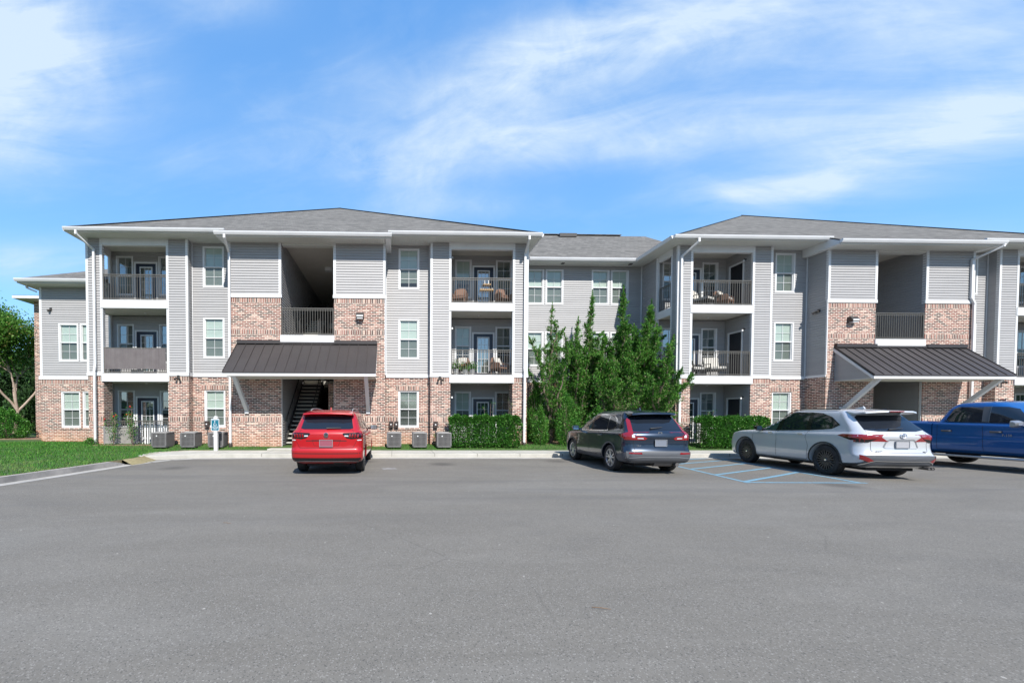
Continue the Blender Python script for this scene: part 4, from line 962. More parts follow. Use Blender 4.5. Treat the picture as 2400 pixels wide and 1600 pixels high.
def tilt_text(root, sk, name, s_, size, y, z, m, depth=.003):
    me = text_mesh(s_, size, depth); me.materials.append(m); hit, no, _, _ = sk.bvh.ray_cast(Vector((-2, y, z)), Vector((1, 0, 0)))
    # lettering faces the rear: +x of the letters runs to the viewer's right, which is -y
    o = link(name, me, root, world=False); sl = math.atan2(-no.z, -no.x) if no.x < 0 else 0
    o.matrix_local = Matrix.Translation(hit+Vector((-.006, 0, 0))) @ Matrix(((0, 0, -1, 0), (-1, 0, 0, 0), (0, 1, 0, 0), (0, 0, 0, 1)))
    return o
def plate(root, x, z, w_=.31, h=.155, lean=0., m=None):
    mb = MB(); mb.prism([(x+lean*.5, z-h/2), (x-lean*.5, z+h/2), (x-lean*.5-.012, z+h/2), (x+lean*.5-.012, z-h/2)], 'y', -w_/2, w_/2); o = mb.build('number_plate', m or M['plate'], root, world=False)
    mb = MB(); t = .012
    for a in (-1, 1): mb.prism([(x+lean*.5-.006, z-h/2-t), (x-lean*.5-.006, z+h/2+t), (x-lean*.5-.02, z+h/2+t), (x+lean*.5-.02, z-h/2-t)], 'y', *sorted((a*w_/2, a*(w_/2+t))))
    for a in (-1, 1): mb.box(x-.022-(lean*.5 if a > 0 else -lean*.5), x-.002, -w_/2, w_/2, z+a*h/2-(t if a < 0 else 0), z+a*h/2+(t if a > 0 else 0))
    mb.build('plate_frame', M['silvertrim'], o, world=False); return o
def wiper(root, sk, y0, y1_, z0, z1):
    P = []
    for t in (0, .35, .7, 1): y, z = y0+(y1_-y0)*t, z0+(z1-z0)*t; h = sk.bvh.ray_cast(Vector((-2, y, z)), Vector((1, 0, 0)))[0]; P.append(h+Vector((-.035, 0, .01)))
    mb = MB(); mb.tube(P, [.017, .012, .010, .006], 8); mb.build('rear_wiper', M['plastic'], root, world=False, smooth=True)
def rails(root, x0, x1, y, z, m, sag=.03):
    for s in (-1, 1):
        mb = MB(); n_ = 10; pts = [(x0+(x1-x0)*k/n_, s*(y-.0), z+(.05 if 0 < k < n_ else -.01)-abs(2*k/n_-1)**2*sag*1.2) for k in range(n_+1)]; mb.tube(pts, .017, 8); mb.build('roof_rail', m, root, world=False, smooth=True)
def sweep(pts): return pts
# ------------------------------------------------------------ red SUV
H1 = [(.29, .22, .20, 4.50, .74, .2, .25, .02, .1), (.335, .26, .11, 4.60, .84, .2, .3, .05, .15), (.40, .38, .03, 4.66, .905, .2, .32, .07, .2), (.56, .52, .0, 4.70, .918, .2, .34, .07, .2), (.63, .62, .0, 4.70, .92, .2, .34, .07, .2),
      (.68, .70, .035, 4.69, .92, .2, .34, .07, .2), (.82, .80, .045, 4.66, .915, .2, .34, .07, .2), (.98, .90, .05, 4.60, .912, .2, .34, .07, .2), (1.06, .96, .055, 4.5, .905, .2, .34, .07, .22), (1.13, 1.0, .10, 4.3, .875, .2, .3, .08, .22), (1.17, 1.08, .14, 3.72, .835, .2, .28, .08, .25),
      (1.34, 1.30, .27, 3.25, .775, .18, .25, .08, .2), (1.50, 1.50, .38, 2.80, .715, .17, .25, .08, .15), (1.58, 1.585, .44, 2.62, .67, .17, .25, .08, .12), (1.635, 1.64, .54, 2.45, .58, .2, .25, .1, .12), (1.66, 1.665, .72, 2.2, .42, .2, .2, .1, .1), (1.668, 1.675, 1.0, 1.9, .2, .1, .1, .0, .0)]
root, body, sk = car_base('parked_suv', 'bright red SUV parked nose in below the left entrance awning, seen from behind', 'suv', (-2.48, 10.56), R(0.), 4.70, H1, .355, (.97, 3.76), .92, M['red'], 'black')
win = [(-.60, 1.475), (-.66, 1.19), (-.58, 1.165), (.58, 1.165), (.66, 1.19), (.60, 1.475), (.52, 1.50), (-.52, 1.50)]
sk.put('rear_window', [win], M['carglass'], 'rear', off=.006)
mb = MB(); ring = []
for y, bx, zt in ((-.66, .36, 1.545), (-.62, .25, 1.565), (-.4, .19, 1.585), (0, .175, 1.59), (.4, .19, 1.585), (.62, .25, 1.565), (.66, .36, 1.545)):
    ring.append([(bx, y, zt-.035), (bx+.02, y, zt), (.62, y*.97, zt+.055), (.55, y*.97, zt-.03)])
for a, b_ in zip(ring[:-1], ring[1:]):
    for j in range(4): jj = (j+1) % 4; mb.face([a[j], a[jj], b_[jj], b_[j]])
mb.face(ring[0]); mb.face(ring[-1]); mb.build('rear_spoiler', M['red'], root, world=False, smooth=True)
for s in (1, -1):
    tl = [(.40, 1.055), (.43, 1.075), (.80, 1.085), (.86, 1.0), (.86, .945), (.62, .925), (.50, .95)]
    P = [(s*u, v) for u, v in tl]; P = P if s == 1 else P[::-1]
    o = sk.put('tail_light', [P], M['gloss'], 'rear', off=.009)
    bars = []
    for k in range(4): a = .56+.066*k; bars.append([(s*a, .965), (s*(a+.04), .965), (s*(a+.055), 1.05), (s*(a+.015), 1.05)])
    sk.put('brake_lens', bars, M['redlens'], 'rear', off=.013, parent=o); sk.put('reversing_lens', [[(s*.45, .99), (s*.55, .985), (s*.55, 1.015), (s*.46, 1.02)]], M['clearlens'], 'rear', off=.013, parent=o)
    sk.put('side_lens', [[(.10, .94), (.34, .98), (.36, 1.05), (.12, 1.08)]], M['darkred'], 'side', s, off=.008, parent=o)
    sk.put('bumper_reflector', [[(s*.78, .885), (s*.87, .885), (s*.87, .91), (s*.76, .905)]], M['clearlens'], 'rear', off=.009)
    sk.put('rear_vent', [[(s*.44, .375), (s*.76, .385), (s*.80, .445), (s*.42, .445)]], M['gloss'], 'rear', off=.02)
    sk.put('side_glass', [[(.62, 1.22), (1.2, 1.16), (3.2, 1.10), (3.35, 1.12), (2.75, 1.46), (2.3, 1.52), (1.0, 1.50), (.72, 1.44)]], M['carglass'], 'side', s, off=.005)
    sk.put('window_pillar', [[(1.28, 1.155), (1.35, 1.15), (1.45, 1.51), (1.38, 1.51)], [(2.20, 1.13), (2.30, 1.125), (2.30, 1.52), (2.22, 1.52)]], M['gloss'], 'side', s, off=.009)
    sk.put('panel_gap', line([(1.25, .42), (1.28, 1.15)])+line([(2.25, .34), (2.28, 1.12)])+line([(3.3, .36), (3.38, 1.08)])+line([(1.62, .36), (3.3, .36)]), M['seam'], 'side', s, off=.003)
    sk.put('sill_cladding', [[(1.42, .22), (3.3, .22), (3.3, .34), (1.42, .34)]], M['plastic'], 'side', s, off=.008)
sk.put('panel_gap', line([(-.64, 1.16), (-.78, .92), (-.66, .70), (.66, .70), (.78, .92), (.64, 1.16)], .007)+line([(-.50, .88), (.50, .88)], .02), M['seam'], 'rear', off=.003)
sk.put('chrome_strip', line([(-.84, .565), (.84, .565)], .018), M['seam'], 'rear', off=.004); sk.put('bumper_insert', [[(-.84, .36), (.84, .36), (.86, .455), (-.86, .455)]], M['gloss'], 'rear', off=.010)
sk.put('vent_trim', line([(-.42, .375), (.42, .375)], .01)+line([(-.80, .365), (-.42, .375)], .01)+line([(.42, .375), (.80, .365)], .01), M['silvertrim'], 'rear', off=.022)
sk.put('bumper_skirt', [[(-.70, .24), (.70, .24), (.80, .33), (-.80, .33)]], M['plastic'], 'rear', off=.012)
for s in (1, -1):
    sk.put('bumper_crease', line([(s*.05, .90), (s*.36, .90), (s*.30, .76), (s*.05, .75)] if s == 1 else [(-.05, .75), (-.30, .76), (-.36, .90), (-.05, .90)], .006), M['seam'], 'rear', off=.002)
plate(root, .035, .82, m=mat('tinted plate', (.26, .07, .10), .5))
o = thing_part('badge', root, (.028, 0, 1.03)); mb = MB(); mb.lathe([(.058, 0), (.058, -.012), (.050, -.014), (.050, 0)], 28, 'x'); mb.build('badge_ring', M['chrome'], o, world=False)
mb = MB(); mb.lathe([(0, -.003), (.052, -.003)], 24, 'x'); mb.build('badge_disc', M['gloss'], o, world=False)
mb = MB()
for a, b_ in (((-.022, .044), (0, .006)), ((.022, .044), (0, .006)), ((-.044, .018), (-.018, -.040)), ((-.018, -.040), (0, -.006)), ((0, -.006), (.018, -.040)), ((.018, -.040), (.044, .018))): mb.bar((-.009, a[0], a[1]), (-.009, b_[0], b_[1]), .009, .008)
mb.build('badge_letters', M['chrome'], o, world=False)
tilt_text(root, sk, 'lettering', 'T I G U A N', .036, 0, .955, M['chrome']); tilt_text(root, sk, 'lettering', 'SE', .022, .64, .905, M['chrome'])
wiper(root, sk, .0, -.36, 1.185, 1.195); rails(root, .85, 2.7, .56, 1.66, M['silvertrim']); mirror_pair(root, 3.05, 1.14, .87, M['gloss']); handles(sk, root, (1.45, 2.5), .98, .92, M['red'])
mb = MB(); mb.prism([(.78, 1.66), (1.0, 1.66), (.80, 1.73)], 'y', -.012, .012); mb.build('roof_fin', M['red'], root, world=False)
# ------------------------------------------------------------ dark blue SUV
H2 = [(.28, .22, .22, 4.45, .76, .2, .25, .03, .1), (.335, .28, .10, 4.58, .87, .22, .3, .08, .15), (.42, .40, .03, 4.65, .915, .24, .34, .10, .2), (.56, .55, .0, 4.69, .93, .24, .36, .12, .22), (.62, .62, .025, 4.69, .93, .24, .36, .12, .22),
      (.70, .70, .055, 4.68, .92, .24, .36, .12, .22), (.84, .84, .07, 4.64, .918, .24, .36, .12, .22), (.98, .93, .05, 4.58, .92, .24, .36, .12, .22), (1.06, .98, .075, 4.45, .905, .24, .34, .12, .24), (1.11, 1.03, .12, 4.2, .865, .22, .3, .12, .25), (1.15, 1.09, .16, 3.62, .825, .2, .28, .12, .25),
      (1.34, 1.32, .32, 3.15, .765, .19, .25, .11, .2), (1.50, 1.50, .48, 2.72, .705, .18, .25, .1, .15), (1.59, 1.595, .56, 2.5, .655, .18, .25, .1, .12), (1.645, 1.655, .66, 2.35, .57, .2, .25, .1, .12), (1.675, 1.685, .85, 2.1, .42, .2, .2, .1, .1), (1.685, 1.692, 1.1, 1.9, .2, .1, .1, 0, 0)]
root, body, sk = car_base('parked_suv', 'dark blue grey SUV parked in front of the conifers, tall red tail lights', 'suv', (6.13, 10.60), R(4.), 4.69, H2, .36, (1.0, 3.70), .93, M['navy'], 'silver', sc=(.98, .92))
sk.put('rear_window', [[(-.64, 1.15), (.64, 1.15), (.66, 1.19), (.585, 1.50), (.5, 1.53), (-.5, 1.53), (-.585, 1.50), (-.66, 1.19)]], M['carglass'], 'rear', off=.006)
mb = MB(); ring = []
for y, bx, zt in ((-.64, .50, 1.56), (-.6, .36, 1.585), (-.4, .28, 1.605), (0, .26, 1.61), (.4, .28, 1.605), (.6, .36, 1.585), (.64, .50, 1.56)):
    ring.append([(bx, y, zt-.045), (bx+.01, y, zt), (.72, y*.97, zt+.055), (.62, y*.97, zt-.03)])
for a, b_ in zip(ring[:-1], ring[1:]):
    for j in range(4): jj = (j+1) % 4; mb.face([a[j], a[jj], b_[jj], b_[j]])
mb.face(ring[0]); mb.face(ring[-1]); mb.build('rear_spoiler', M['navy'], root, world=False, smooth=True)
for s in (1, -1):
    f_ = lambda pl: [(s*u, v) for u, v in pl] if s == 1 else [(s*u, v) for u, v in pl][::-1]
    o = sk.put('tail_light', [f_([(.35, .945), (.42, .985), (.62, 1.0), (.70, 1.02), (.665, 1.15), (.615, 1.42), (.655, 1.46), (.70, 1.40), (.77, 1.12), (.86, 1.02), (.90, .96), (.88, .90), (.40, .905)])], M['redlens'], 'rear', off=.010)
    sk.put('reversing_lens', [f_([(.44, .93), (.60, .935), (.60, .955), (.46, .955)]), f_([(.66, .96), (.74, .965), (.73, 1.04), (.67, 1.01)])], M['clearlens'], 'rear', off=.014, parent=o)
    sk.put('side_lens', [[(.12, .90), (.42, .98), (.50, 1.03), (.34, 1.05), (.22, 1.10), (.12, 1.1)]], M['redlens'], 'side', s, off=.010, parent=o)
    sk.put('bumper_reflector', [f_([(.50, .545), (.82, .55), (.82, .58), (.52, .585)])], M['redlens'], 'rear', off=.018)
    sk.put('window_surround', [[(.80, 1.24), (.93, 1.14), (1.4, 1.095), (3.30, 1.045), (3.52, 1.06), (2.85, 1.45), (2.45, 1.545), (1.7, 1.58), (1.1, 1.545), (.90, 1.45)]], M['chrome'], 'side', s, off=.004)
    sk.put('side_glass', [[(.83, 1.25), (.95, 1.165), (1.26, 1.125), (1.33, 1.53), (1.12, 1.515), (.93, 1.43)]], M['carglass'], 'side', s, off=.008)
    sk.put('side_glass', [[(1.30, 1.12), (2.26, 1.095), (2.22, 1.545), (1.75, 1.55), (1.37, 1.53)]], M['carglass'], 'side', s, off=.008)
    sk.put('side_glass', [[(2.36, 1.09), (3.44, 1.07), (2.85, 1.42), (2.44, 1.52), (2.33, 1.535)]], M['frontglass'], 'side', s, off=.008)
    sk.put('window_pillar', [[(2.25, 1.09), (2.37, 1.085), (2.34, 1.55), (2.21, 1.55)]], M['gloss'], 'side', s, off=.006)
    sk.put('panel_gap', line([(1.18, 1.10), (1.38, .95), (1.45, .70)])+line([(2.30, .33), (2.29, 1.08)])+line([(3.38, .34), (3.42, .9), (3.40, 1.05)])+line([(1.50, .42), (1.55, .33)]), M['seam'], 'side', s, off=.003)
    sk.put('sill_cladding', [[(1.42, .22), (3.28, .22), (3.25, .40), (1.45, .40)]], M['grey_plastic'], 'side', s, off=.009, cell=.1)
    for ax_ in (1.0, 3.70):
        R0, R1 = .412, .458; arc = [(ax_+R1*math.cos(R(t)), .36+R1*math.sin(R(t))) for t in range(-18, 199, 12)]; arc2 = [(ax_+R0*math.cos(R(t)), .36+R0*math.sin(R(t))) for t in range(-18, 199, 12)]
        sk.put('arch_cladding', [[arc[k], arc[k+1], arc2[k+1], arc2[k]] for k in range(len(arc)-1)], M['grey_plastic'], 'side', s, off=.010, cell=.2)
    sk.put('quarter_trim', [[(.46, 1.22), (.60, 1.16), (.72, 1.22), (.62, 1.44), (.56, 1.46)]], M['gloss'], 'side', s, off=.006)
sk.put('bumper_cladding', [[(-.93, .26), (.93, .26), (.94, .60), (.60, .625), (-.60, .625), (-.94, .60)]], M['grey_plastic'], 'rear', off=.014)
sk.put('bumper_trim', line([(-.80, .44), (-.48, .47), (.48, .47), (.80, .44)], .014), M['silvertrim'], 'rear', off=.020)
for s in (1, -1): sk.put('bumper_side', [[(.03, .26), (.56, .26), (.56, .40), (.50, .52), (.03, .60)]], M['grey_plastic'], 'side', s, off=.012)
sk.put('panel_gap', line([(-.66, 1.15), (-.69, .88), (-.67, .63)], .007)+line([(.66, 1.15), (.69, .88), (.67, .63)], .007), M['seam'], 'rear', off=.003)
sk.put('garnish', [[(-.36, .935), (.36, .935), (.36, .95), (-.36, .95)]], M['gloss'], 'rear', off=.006)
plate(root, .05, .83, .30, .15)
o = thing_part('badge', root, (.085, 0, 1.06)); mb = MB()
for a, b_ in (((-.035, .038), (-.022, -.038)), ((.035, .038), (.022, -.038)), ((-.028, 0), (.028, 0)), ((-.048, .042), (-.048, -.02)), ((.048, .042), (.048, -.02)), ((-.048, -.02), (-.03, -.048)), ((.048, -.02), (.03, -.048)), ((-.03, -.048), (.03, -.048)), ((-.048, .042), (.048, .042))): mb.bar((-.0, a[0], a[1]), (-.0, b_[0], b_[1]), .011, .012)
mb.build('badge_letter', M['chrome'], o, world=False)
tilt_text(root, sk, 'lettering', 'CR-V', .055, .56, .75, M['chrome'])
wiper(root, sk, .22, -.12, 1.185, 1.22); mirror_pair(root, 3.12, 1.14, .87, M['navy']); handles(sk, root, (1.55, 2.55), .975, .93, M['navy'])
mb = MB(); mb.prism([(1.0, 1.68), (1.28, 1.68), (1.04, 1.75)], 'y', -.014, .014); mb.build('roof_fin', M['navy'], root, world=False)
mb = MB(); mb.tube([(.12, -.5, .27), (.45, -.5, .28), (.9, -.45, .26)], .05, 12); mb.tube([(.25, .1, .30), (.28, -.4, .30)], .09, 12); mb.build('exhaust', M['brake'], root, world=False, smooth=True)
# ------------------------------------------------------------ pearl white SUV
H3 = [(.29, .22, .22, 4.72, .78, .2, .25, .03, .1), (.345, .28, .11, 4.84, .9, .22, .3, .10, .15), (.42, .40, .05, 4.91, .945, .25, .34, .14, .2), (.52, .55, .0, 4.95, .955, .26, .36, .16, .22), (.58, .62, .0, 4.95, .958, .26, .36, .16, .22),
      (.66, .72, .06, 4.94, .955, .26, .36, .16, .22), (.82, .86, .09, 4.90, .95, .28, .36, .16, .22), (.95, .95, .08, 4.84, .955, .28, .36, .16, .22), (1.05, 1.00, .06, 4.70, .945, .28, .34, .16, .24), (1.11, 1.05, .11, 4.45, .905, .26, .3, .16, .25), (1.17, 1.12, .17, 3.68, .86, .24, .28, .15, .25),
      (1.36, 1.35, .38, 3.12, .79, .22, .25, .14, .2), (1.53, 1.53, .56, 2.74, .725, .2, .25, .13, .15), (1.62, 1.625, .64, 2.62, .675, .2, .25, .12, .12), (1.675, 1.685, .74, 2.45, .59, .2, .25, .1, .12), (1.705, 1.715, .95, 2.2, .42, .2, .2, .1, .1), (1.715, 1.722, 1.2, 2.0, .2, .1, .1, 0, 0)]
root, body, sk = car_base('parked_suv', 'pearl white three row SUV with black wheels parked beside the blue striped aisle', 'suv', (11.34, 9.75), R(8.5), 4.95, H3, .385, (1.07, 3.92), .955, M['silver'], 'black', sc=(.95, .86))
sk.put('rear_window', [[(-.70, 1.19), (-.45, 1.16), (.45, 1.16), (.70, 1.19), (.62, 1.50), (.54, 1.545), (-.54, 1.545), (-.62, 1.50)]], M['carglass'], 'rear', off=.006)
mb = MB(); ring = []
for y, bx, zt in ((-.66, .56, 1.60), (-.62, .34, 1.625), (-.42, .24, 1.645), (0, .21, 1.655), (.42, .24, 1.645), (.62, .34, 1.625), (.66, .56, 1.60)):
    ring.append([(bx, y, zt-.035), (bx+.01, y, zt), (.82, y*.97, zt+.045), (.72, y*.97, zt-.03)])
for a, b_ in zip(ring[:-1], ring[1:]):
    for j in range(4): jj = (j+1) % 4; mb.face([a[j], a[jj], b_[jj], b_[j]])
mb.face(ring[0]); mb.face(ring[-1]); o = mb.build('rear_spoiler', M['silver'], root, world=False, smooth=True)
mb = MB(); mb.box(.202, .23, -.17, .17, 1.625, 1.645); mb.build('high_brake_light', M['redlens'], root, world=False)
for s in (1, -1):
    f_ = lambda pl: [(s*u, v) for u, v in pl] if s == 1 else [(s*u, v) for u, v in pl][::-1]
    o = sk.put('tail_light', [f_([(.40, 1.085), (.92, 1.075), (.92, .90), (.70, .905), (.55, .99)])], M['redlens'], 'rear', off=.010)
    sk.put('lower_lens', [f_([(.55, .985), (.90, .955), (.90, .895), (.72, .90)])], M['gloss'], 'rear', off=.014, parent=o)
    sk.put('side_lens', [[(.10, .92), (.40, .95), (.72, 1.05), (.60, 1.085), (.10, 1.085)]], M['redlens'], 'side', s, off=.010, parent=o)
    sk.put('lens_tip', [[(.20, .94), (.42, .96), (.66, 1.035), (.40, 1.0), (.2, .985)]], M['gloss'], 'side', s, off=.013, parent=o)
    sk.put('bumper_reflector', [f_([(.66, .47), (.86, .585), (.90, .60), (.90, .50), (.74, .43)])], M['redlens'], 'rear', off=.024)
    sk.put('side_glass', [[(.80, 1.30), (.98, 1.215), (1.60, 1.16), (1.66, 1.60), (1.35, 1.575), (1.05, 1.47)]], M['carglass'], 'side', s, off=.005)
    sk.put('side_glass', [[(1.70, 1.155), (2.60, 1.12), (2.52, 1.60), (2.1, 1.615), (1.72, 1.605)]], M['carglass'], 'side', s, off=.005)
    sk.put('side_glass', [[(2.72, 1.115), (3.50, 1.095), (2.98, 1.42), (2.76, 1.53), (2.64, 1.58)]], M['frontglass'], 'side', s, off=.005)
    [sk.put('window_pillar', [pl], M['gloss'], 'side', s, off=.008) for pl in ([(1.58, 1.16), (1.72, 1.15), (1.74, 1.61), (1.64, 1.60)], [(2.59, 1.12), (2.74, 1.11), (2.66, 1.60), (2.50, 1.61)], [(3.22, 1.10), (3.50, 1.09), (3.54, 1.10), (3.26, 1.26)])]
    sk.put('window_trim', line([(.80, 1.30), (1.08, 1.49), (1.38, 1.59), (1.75, 1.62), (2.2, 1.625), (2.64, 1.60), (2.98, 1.44), (3.54, 1.09)], .022)+line([(.80, 1.30), (.98, 1.205), (1.60, 1.15), (2.6, 1.11), (3.54, 1.08)], .018), M['gloss'], 'side', s, off=.009)
    sk.put('panel_gap', line([(1.60, 1.14), (1.64, .95), (1.56, .72), (1.60, .36)])+line([(2.66, .33), (2.64, 1.11)])+line([(3.62, .34), (3.60, .9), (3.56, 1.08)])+line([(1.62, .345), (3.6, .33)]), M['seam'], 'side', s, off=.003)
    sk.put('sill_cladding', [[(1.52, .22), (3.47, .22), (3.45, .31), (1.55, .31)]], M['plastic'], 'side', s, off=.010, cell=.1)
    for ax_ in (1.07, 3.92):
        R0, R1 = .437, .480; arc = [(ax_+R1*math.cos(R(t)), .385+R1*math.sin(R(t))) for t in range(-20, 201, 11)]; arc2 = [(ax_+R0*math.cos(R(t)), .385+R0*math.sin(R(t))) for t in range(-20, 201, 11)]
        sk.put('arch_cladding', [[arc[k], arc[k+1], arc2[k+1], arc2[k]] for k in range(len(arc)-1)], M['plastic'], 'side', s, off=.012, cell=.2)
    sk.put('bumper_side', [[(.03, .26), (.60, .26), (.62, .36), (.03, .42)]], M['plastic'], 'side', s, off=.013)
sk.put('bumper_cladding', [[(-.93, .28), (.93, .28), (.90, .40), (.78, .47), (.88, .585), (.60, .60), (-.60, .60), (-.88, .585), (-.78, .47), (-.90, .40)]], M['grey_plastic'], 'rear', off=.016)
sk.put('chrome_strip', line([(-.93, .33), (-.72, .44), (-.62, .465), (.62, .465), (.72, .44), (.93, .33)], .022), M['chrome'], 'rear', off=.024)
sk.put('panel_gap', line([(-.70, 1.17), (-.66, 1.09), (-.665, .70), (-.58, .655), (.58, .655), (.665, .70), (.66, 1.09), (.70, 1.17)], .007), M['seam'], 'rear', off=.003)
sk.put('plate_recess', line([(-.40, .79), (-.34, .93), (-.28, .965), (.28, .965), (.34, .93), (.40, .79)], .028), M['silvertrim'], 'rear', off=.006); sk.put('recess_edge', line([(-.40, .785), (-.36, .765), (.36, .765), (.40, .785)], .01), M['silvertrim'], 'rear', off=.006)
plate(root, .075, .86, .30, .15, m=mat('pale plate', (.36, .36, .38), .5))
o = thing_part('badge', root, (.058, 0, 1.06)); mb = MB()
def oval(a, b_, cz=0., n=22): return [(-.004, a*math.cos(2*math.pi*k/n), cz+b_*math.sin(2*math.pi*k/n)) for k in range(n+1)]
mb.tube(oval(.075, .05), .0075, 6); mb.tube(oval(.022, .048), .006, 6); mb.tube(oval(.05, .018, .025), .006, 6); mb.build('badge_ring', M['chrome'], o, world=False)
tilt_text(root, sk, 'lettering', 'HIGHLANDER', .034, .50, .685, M['gloss']); tilt_text(root, sk, 'lettering', 'AWD', .030, -.56, .685, M['gloss'])
wiper(root, sk, .22, -.14, 1.20, 1.225); mirror_pair(root, 3.22, 1.16, .90, M['gloss'], w_=.2); handles(sk, root, (1.78, 2.86), 1.03, .955, M['chrome'])
for s in (-1, 1): sk.put('roof_rail', [[(1.0, s*.585), (2.75, s*.575), (2.75, s*.60), (1.0, s*.61)]] if s == 1 else [[(1.0, -.61), (2.75, -.60), (2.75, -.575), (1.0, -.585)]], M['gloss'], 'top', off=.02, thick=.02)
mb = MB(); mb.prism([(.95, 1.71), (1.25, 1.71), (1.0, 1.775)], 'y', -.014, .014); mb.build('roof_fin', M['silver'], root, world=False)
mb = MB()
for y in (-.62, -.70): mb.tube([(.04, y, .30), (.45, y, .31)], .035, 12, cap=False); mb.lathe([(.028, .05), (0, .05)], 12, 'x', (.0, y, .30))
mb.tube([(.5, -.66, .31), (.55, .2, .30), (.9, .45, .28)], .04, 10); mb.build('exhaust', M['brake'], root, world=False, smooth=True)
# ------------------------------------------------------------ blue pickup, backed in
H4 = [(.42, .40, .12, 5.60, .86, .1, .25, .01, .1), (.50, .46, .03, 5.80, .96, .1, .28, .02, .1), (.62, .6, .0, 5.88, .995, .1, .3, .02, .12), (.86, .86, .0, 5.90, 1.0, .1, .3, .02, .12), (.93, .93, .01, 5.90, .985, .1, .3, .02, .12), (1.1, 1.1, .01, 5.88, .99, .1, .3, .02, .12),
      (1.26, 1.16, .02, 5.80, .985, .09, .3, .02, .14), (1.33, 1.22, .03, 5.70, .965, .08, .28, .02, .14), (1.35, 1.25, .06, 5.55, .93, .06, .25, .02, .14), (1.35, 1.27, .2, 5.2, .8, .06, .2, .02, .1)]
def cab(mb): shell(mb, [(1.15, 1.15, 1.78, 4.45, .95, .08, .2, .0, .1), (1.34, 1.24, 1.80, 4.30, .935, .1, .2, .0, .2), (1.45, 1.40, 1.85, 4.05, .90, .12, .2, .0, .2), (1.68, 1.66, 1.93, 3.65, .83, .14, .22, .0, .18), (1.83, 1.83, 2.02, 3.32, .77, .16, .22, .02, .15), (1.90, 1.905, 2.14, 3.15, .69, .18, .22, .03, .12), (1.935, 1.945, 2.35, 2.95, .5, .2, .2, .02, .1), (1.945, 1.955, 2.6, 2.8, .2, .08, .08, 0, 0)], 5.9)
th = R(-90); root = thing('parked_pickup', 'deep blue crew cab pickup truck with grey door mirrors at the right edge', 'pickup truck', (17.8, 13.12, .02), th); root.scale = (.86, 1, 1)
mb = MB(); shell(mb, H4, 5.9); lower = mb.build('body', M['blue'], root, world=False, smooth=True)
cut = []
for x in (1.12, 4.80):
    for s in (-1, 1):
        cme = MB(); k = 40; ring = [(x+.47*math.cos(2*math.pi*j/k), .42+.47*math.sin(2*math.pi*j/k)) for j in range(k)]; cme.prism(ring, 'y', *sorted((s*1.2, s*.62))); c = cme.build('cutter', M['blue'], None); c.parent = root; cut.append(c)
cme = MB(); cme.box(.12, 1.68, -.86, .86, .8, 1.6); c = cme.build('cutter', M['blue'], None); c.parent = root; cut.append(c)
cme = MB(); cme.box(1.71, 1.735, -1.2, 1.2, .5, 1.5); c = cme.build('cutter', M['blue'], None); c.parent = root; cut.append(c)
boolean(lower, cut); sk = Skin(lower, root)
mb = MB(); cab(mb); cabo = mb.build('cab', M['blue'], root, world=False, smooth=True); ck = Skin(cabo, root)
for s in (-1, 1):
    ck.put('side_glass', [[(2.02, 1.40), (2.10, 1.36), (2.86, 1.35), (2.80, 1.78), (2.22, 1.79), (2.12, 1.72)]], M['carglass'], 'side', s, off=.006)
    ck.put('side_glass', [[(3.02, 1.345), (3.60, 1.34), (3.72, 1.27), (4.02, 1.26), (3.46, 1.71), (3.28, 1.77), (2.98, 1.785)]], M['carglass'], 'side', s, off=.014, cell=.04)
    ck.put('window_pillar', [[(2.86, 1.35), (3.02, 1.345), (2.98, 1.79), (2.80, 1.785)]], M['grey_plastic'], 'side', s, off=.007)
    ck.put('window_trim', line([(1.99, 1.385), (2.06, 1.345), (3.62, 1.325), (3.74, 1.25), (4.05, 1.24)], .02), M['gloss'], 'side', s, off=.008)
    ck.put('chrome_strip', line([(3.02, 1.345), (2.98, 1.785)], .016), M['silvertrim'], 'side', s, off=.010)
    sk.put('panel_gap', line([(1.86, .52), (1.86, 1.30)])+line([(2.96, .50), (2.92, 1.30)])+line([(4.20, .50), (4.22, 1.22)])+line([(1.86, .515), (4.2, .50)]), M['seam'], 'side', s, off=.003)
    mb = MB(); mb.tube([(1.75, s*.98, .36), (1.9, s*1.05, .34), (4.1, s*1.05, .34), (4.25, s*.98, .36)], .035, 10); mb.build('running_board', M['silvertrim'], root, world=False, smooth=True)
    for x in (1.12, 4.80): wheel(root, x, s*.84, .41, 'truck', s, .27)
    sk.put('tail_light', [[(.02, .86), (.20, .86), (.20, 1.24), (.02, 1.24)]], M['redlens'], 'side', s, off=.006)
    sk.put('fender_arch', [[(1.12+R_[0]*math.cos(R(t)), .42+R_[0]*math.sin(R(t))) for R_, t in (((.477,), a), ((.477,), a+12), ((.51,), a+12), ((.51,), a))] for a in range(-6, 180, 12)], M['plastic'], 'side', s, off=.012, cell=.3)
mirror_pair(root, 3.72, 1.30, .97, M['silvertrim'], w_=.26, h=.2)
for s in (-1, 1):
    for x in (2.10, 3.22): mb = MB(); y = s*.99; mb.box(x-.13, x+.13, min(y, y+s*.02), max(y, y+s*.02), 1.045, 1.10); mb.tube([(x-.11, y+s*.01, 1.075), (x-.09, y+s*.045, 1.075), (x+.09, y+s*.045, 1.075), (x+.11, y+s*.01, 1.075)], .016, 8); mb.build('door_handle', M['grey_plastic'], root, world=False, smooth=True)
me = text_mesh('F-150', .09); me.materials.append(M['silvertrim']); o = link('lettering', me, root, world=False); o.matrix_local = Matrix.Translation((3.45, -1.0, .98)) @ Matrix(((1, 0, 0, 0), (0, 0, -1, 0), (0, 1, 0, 0), (0, 0, 0, 1)))
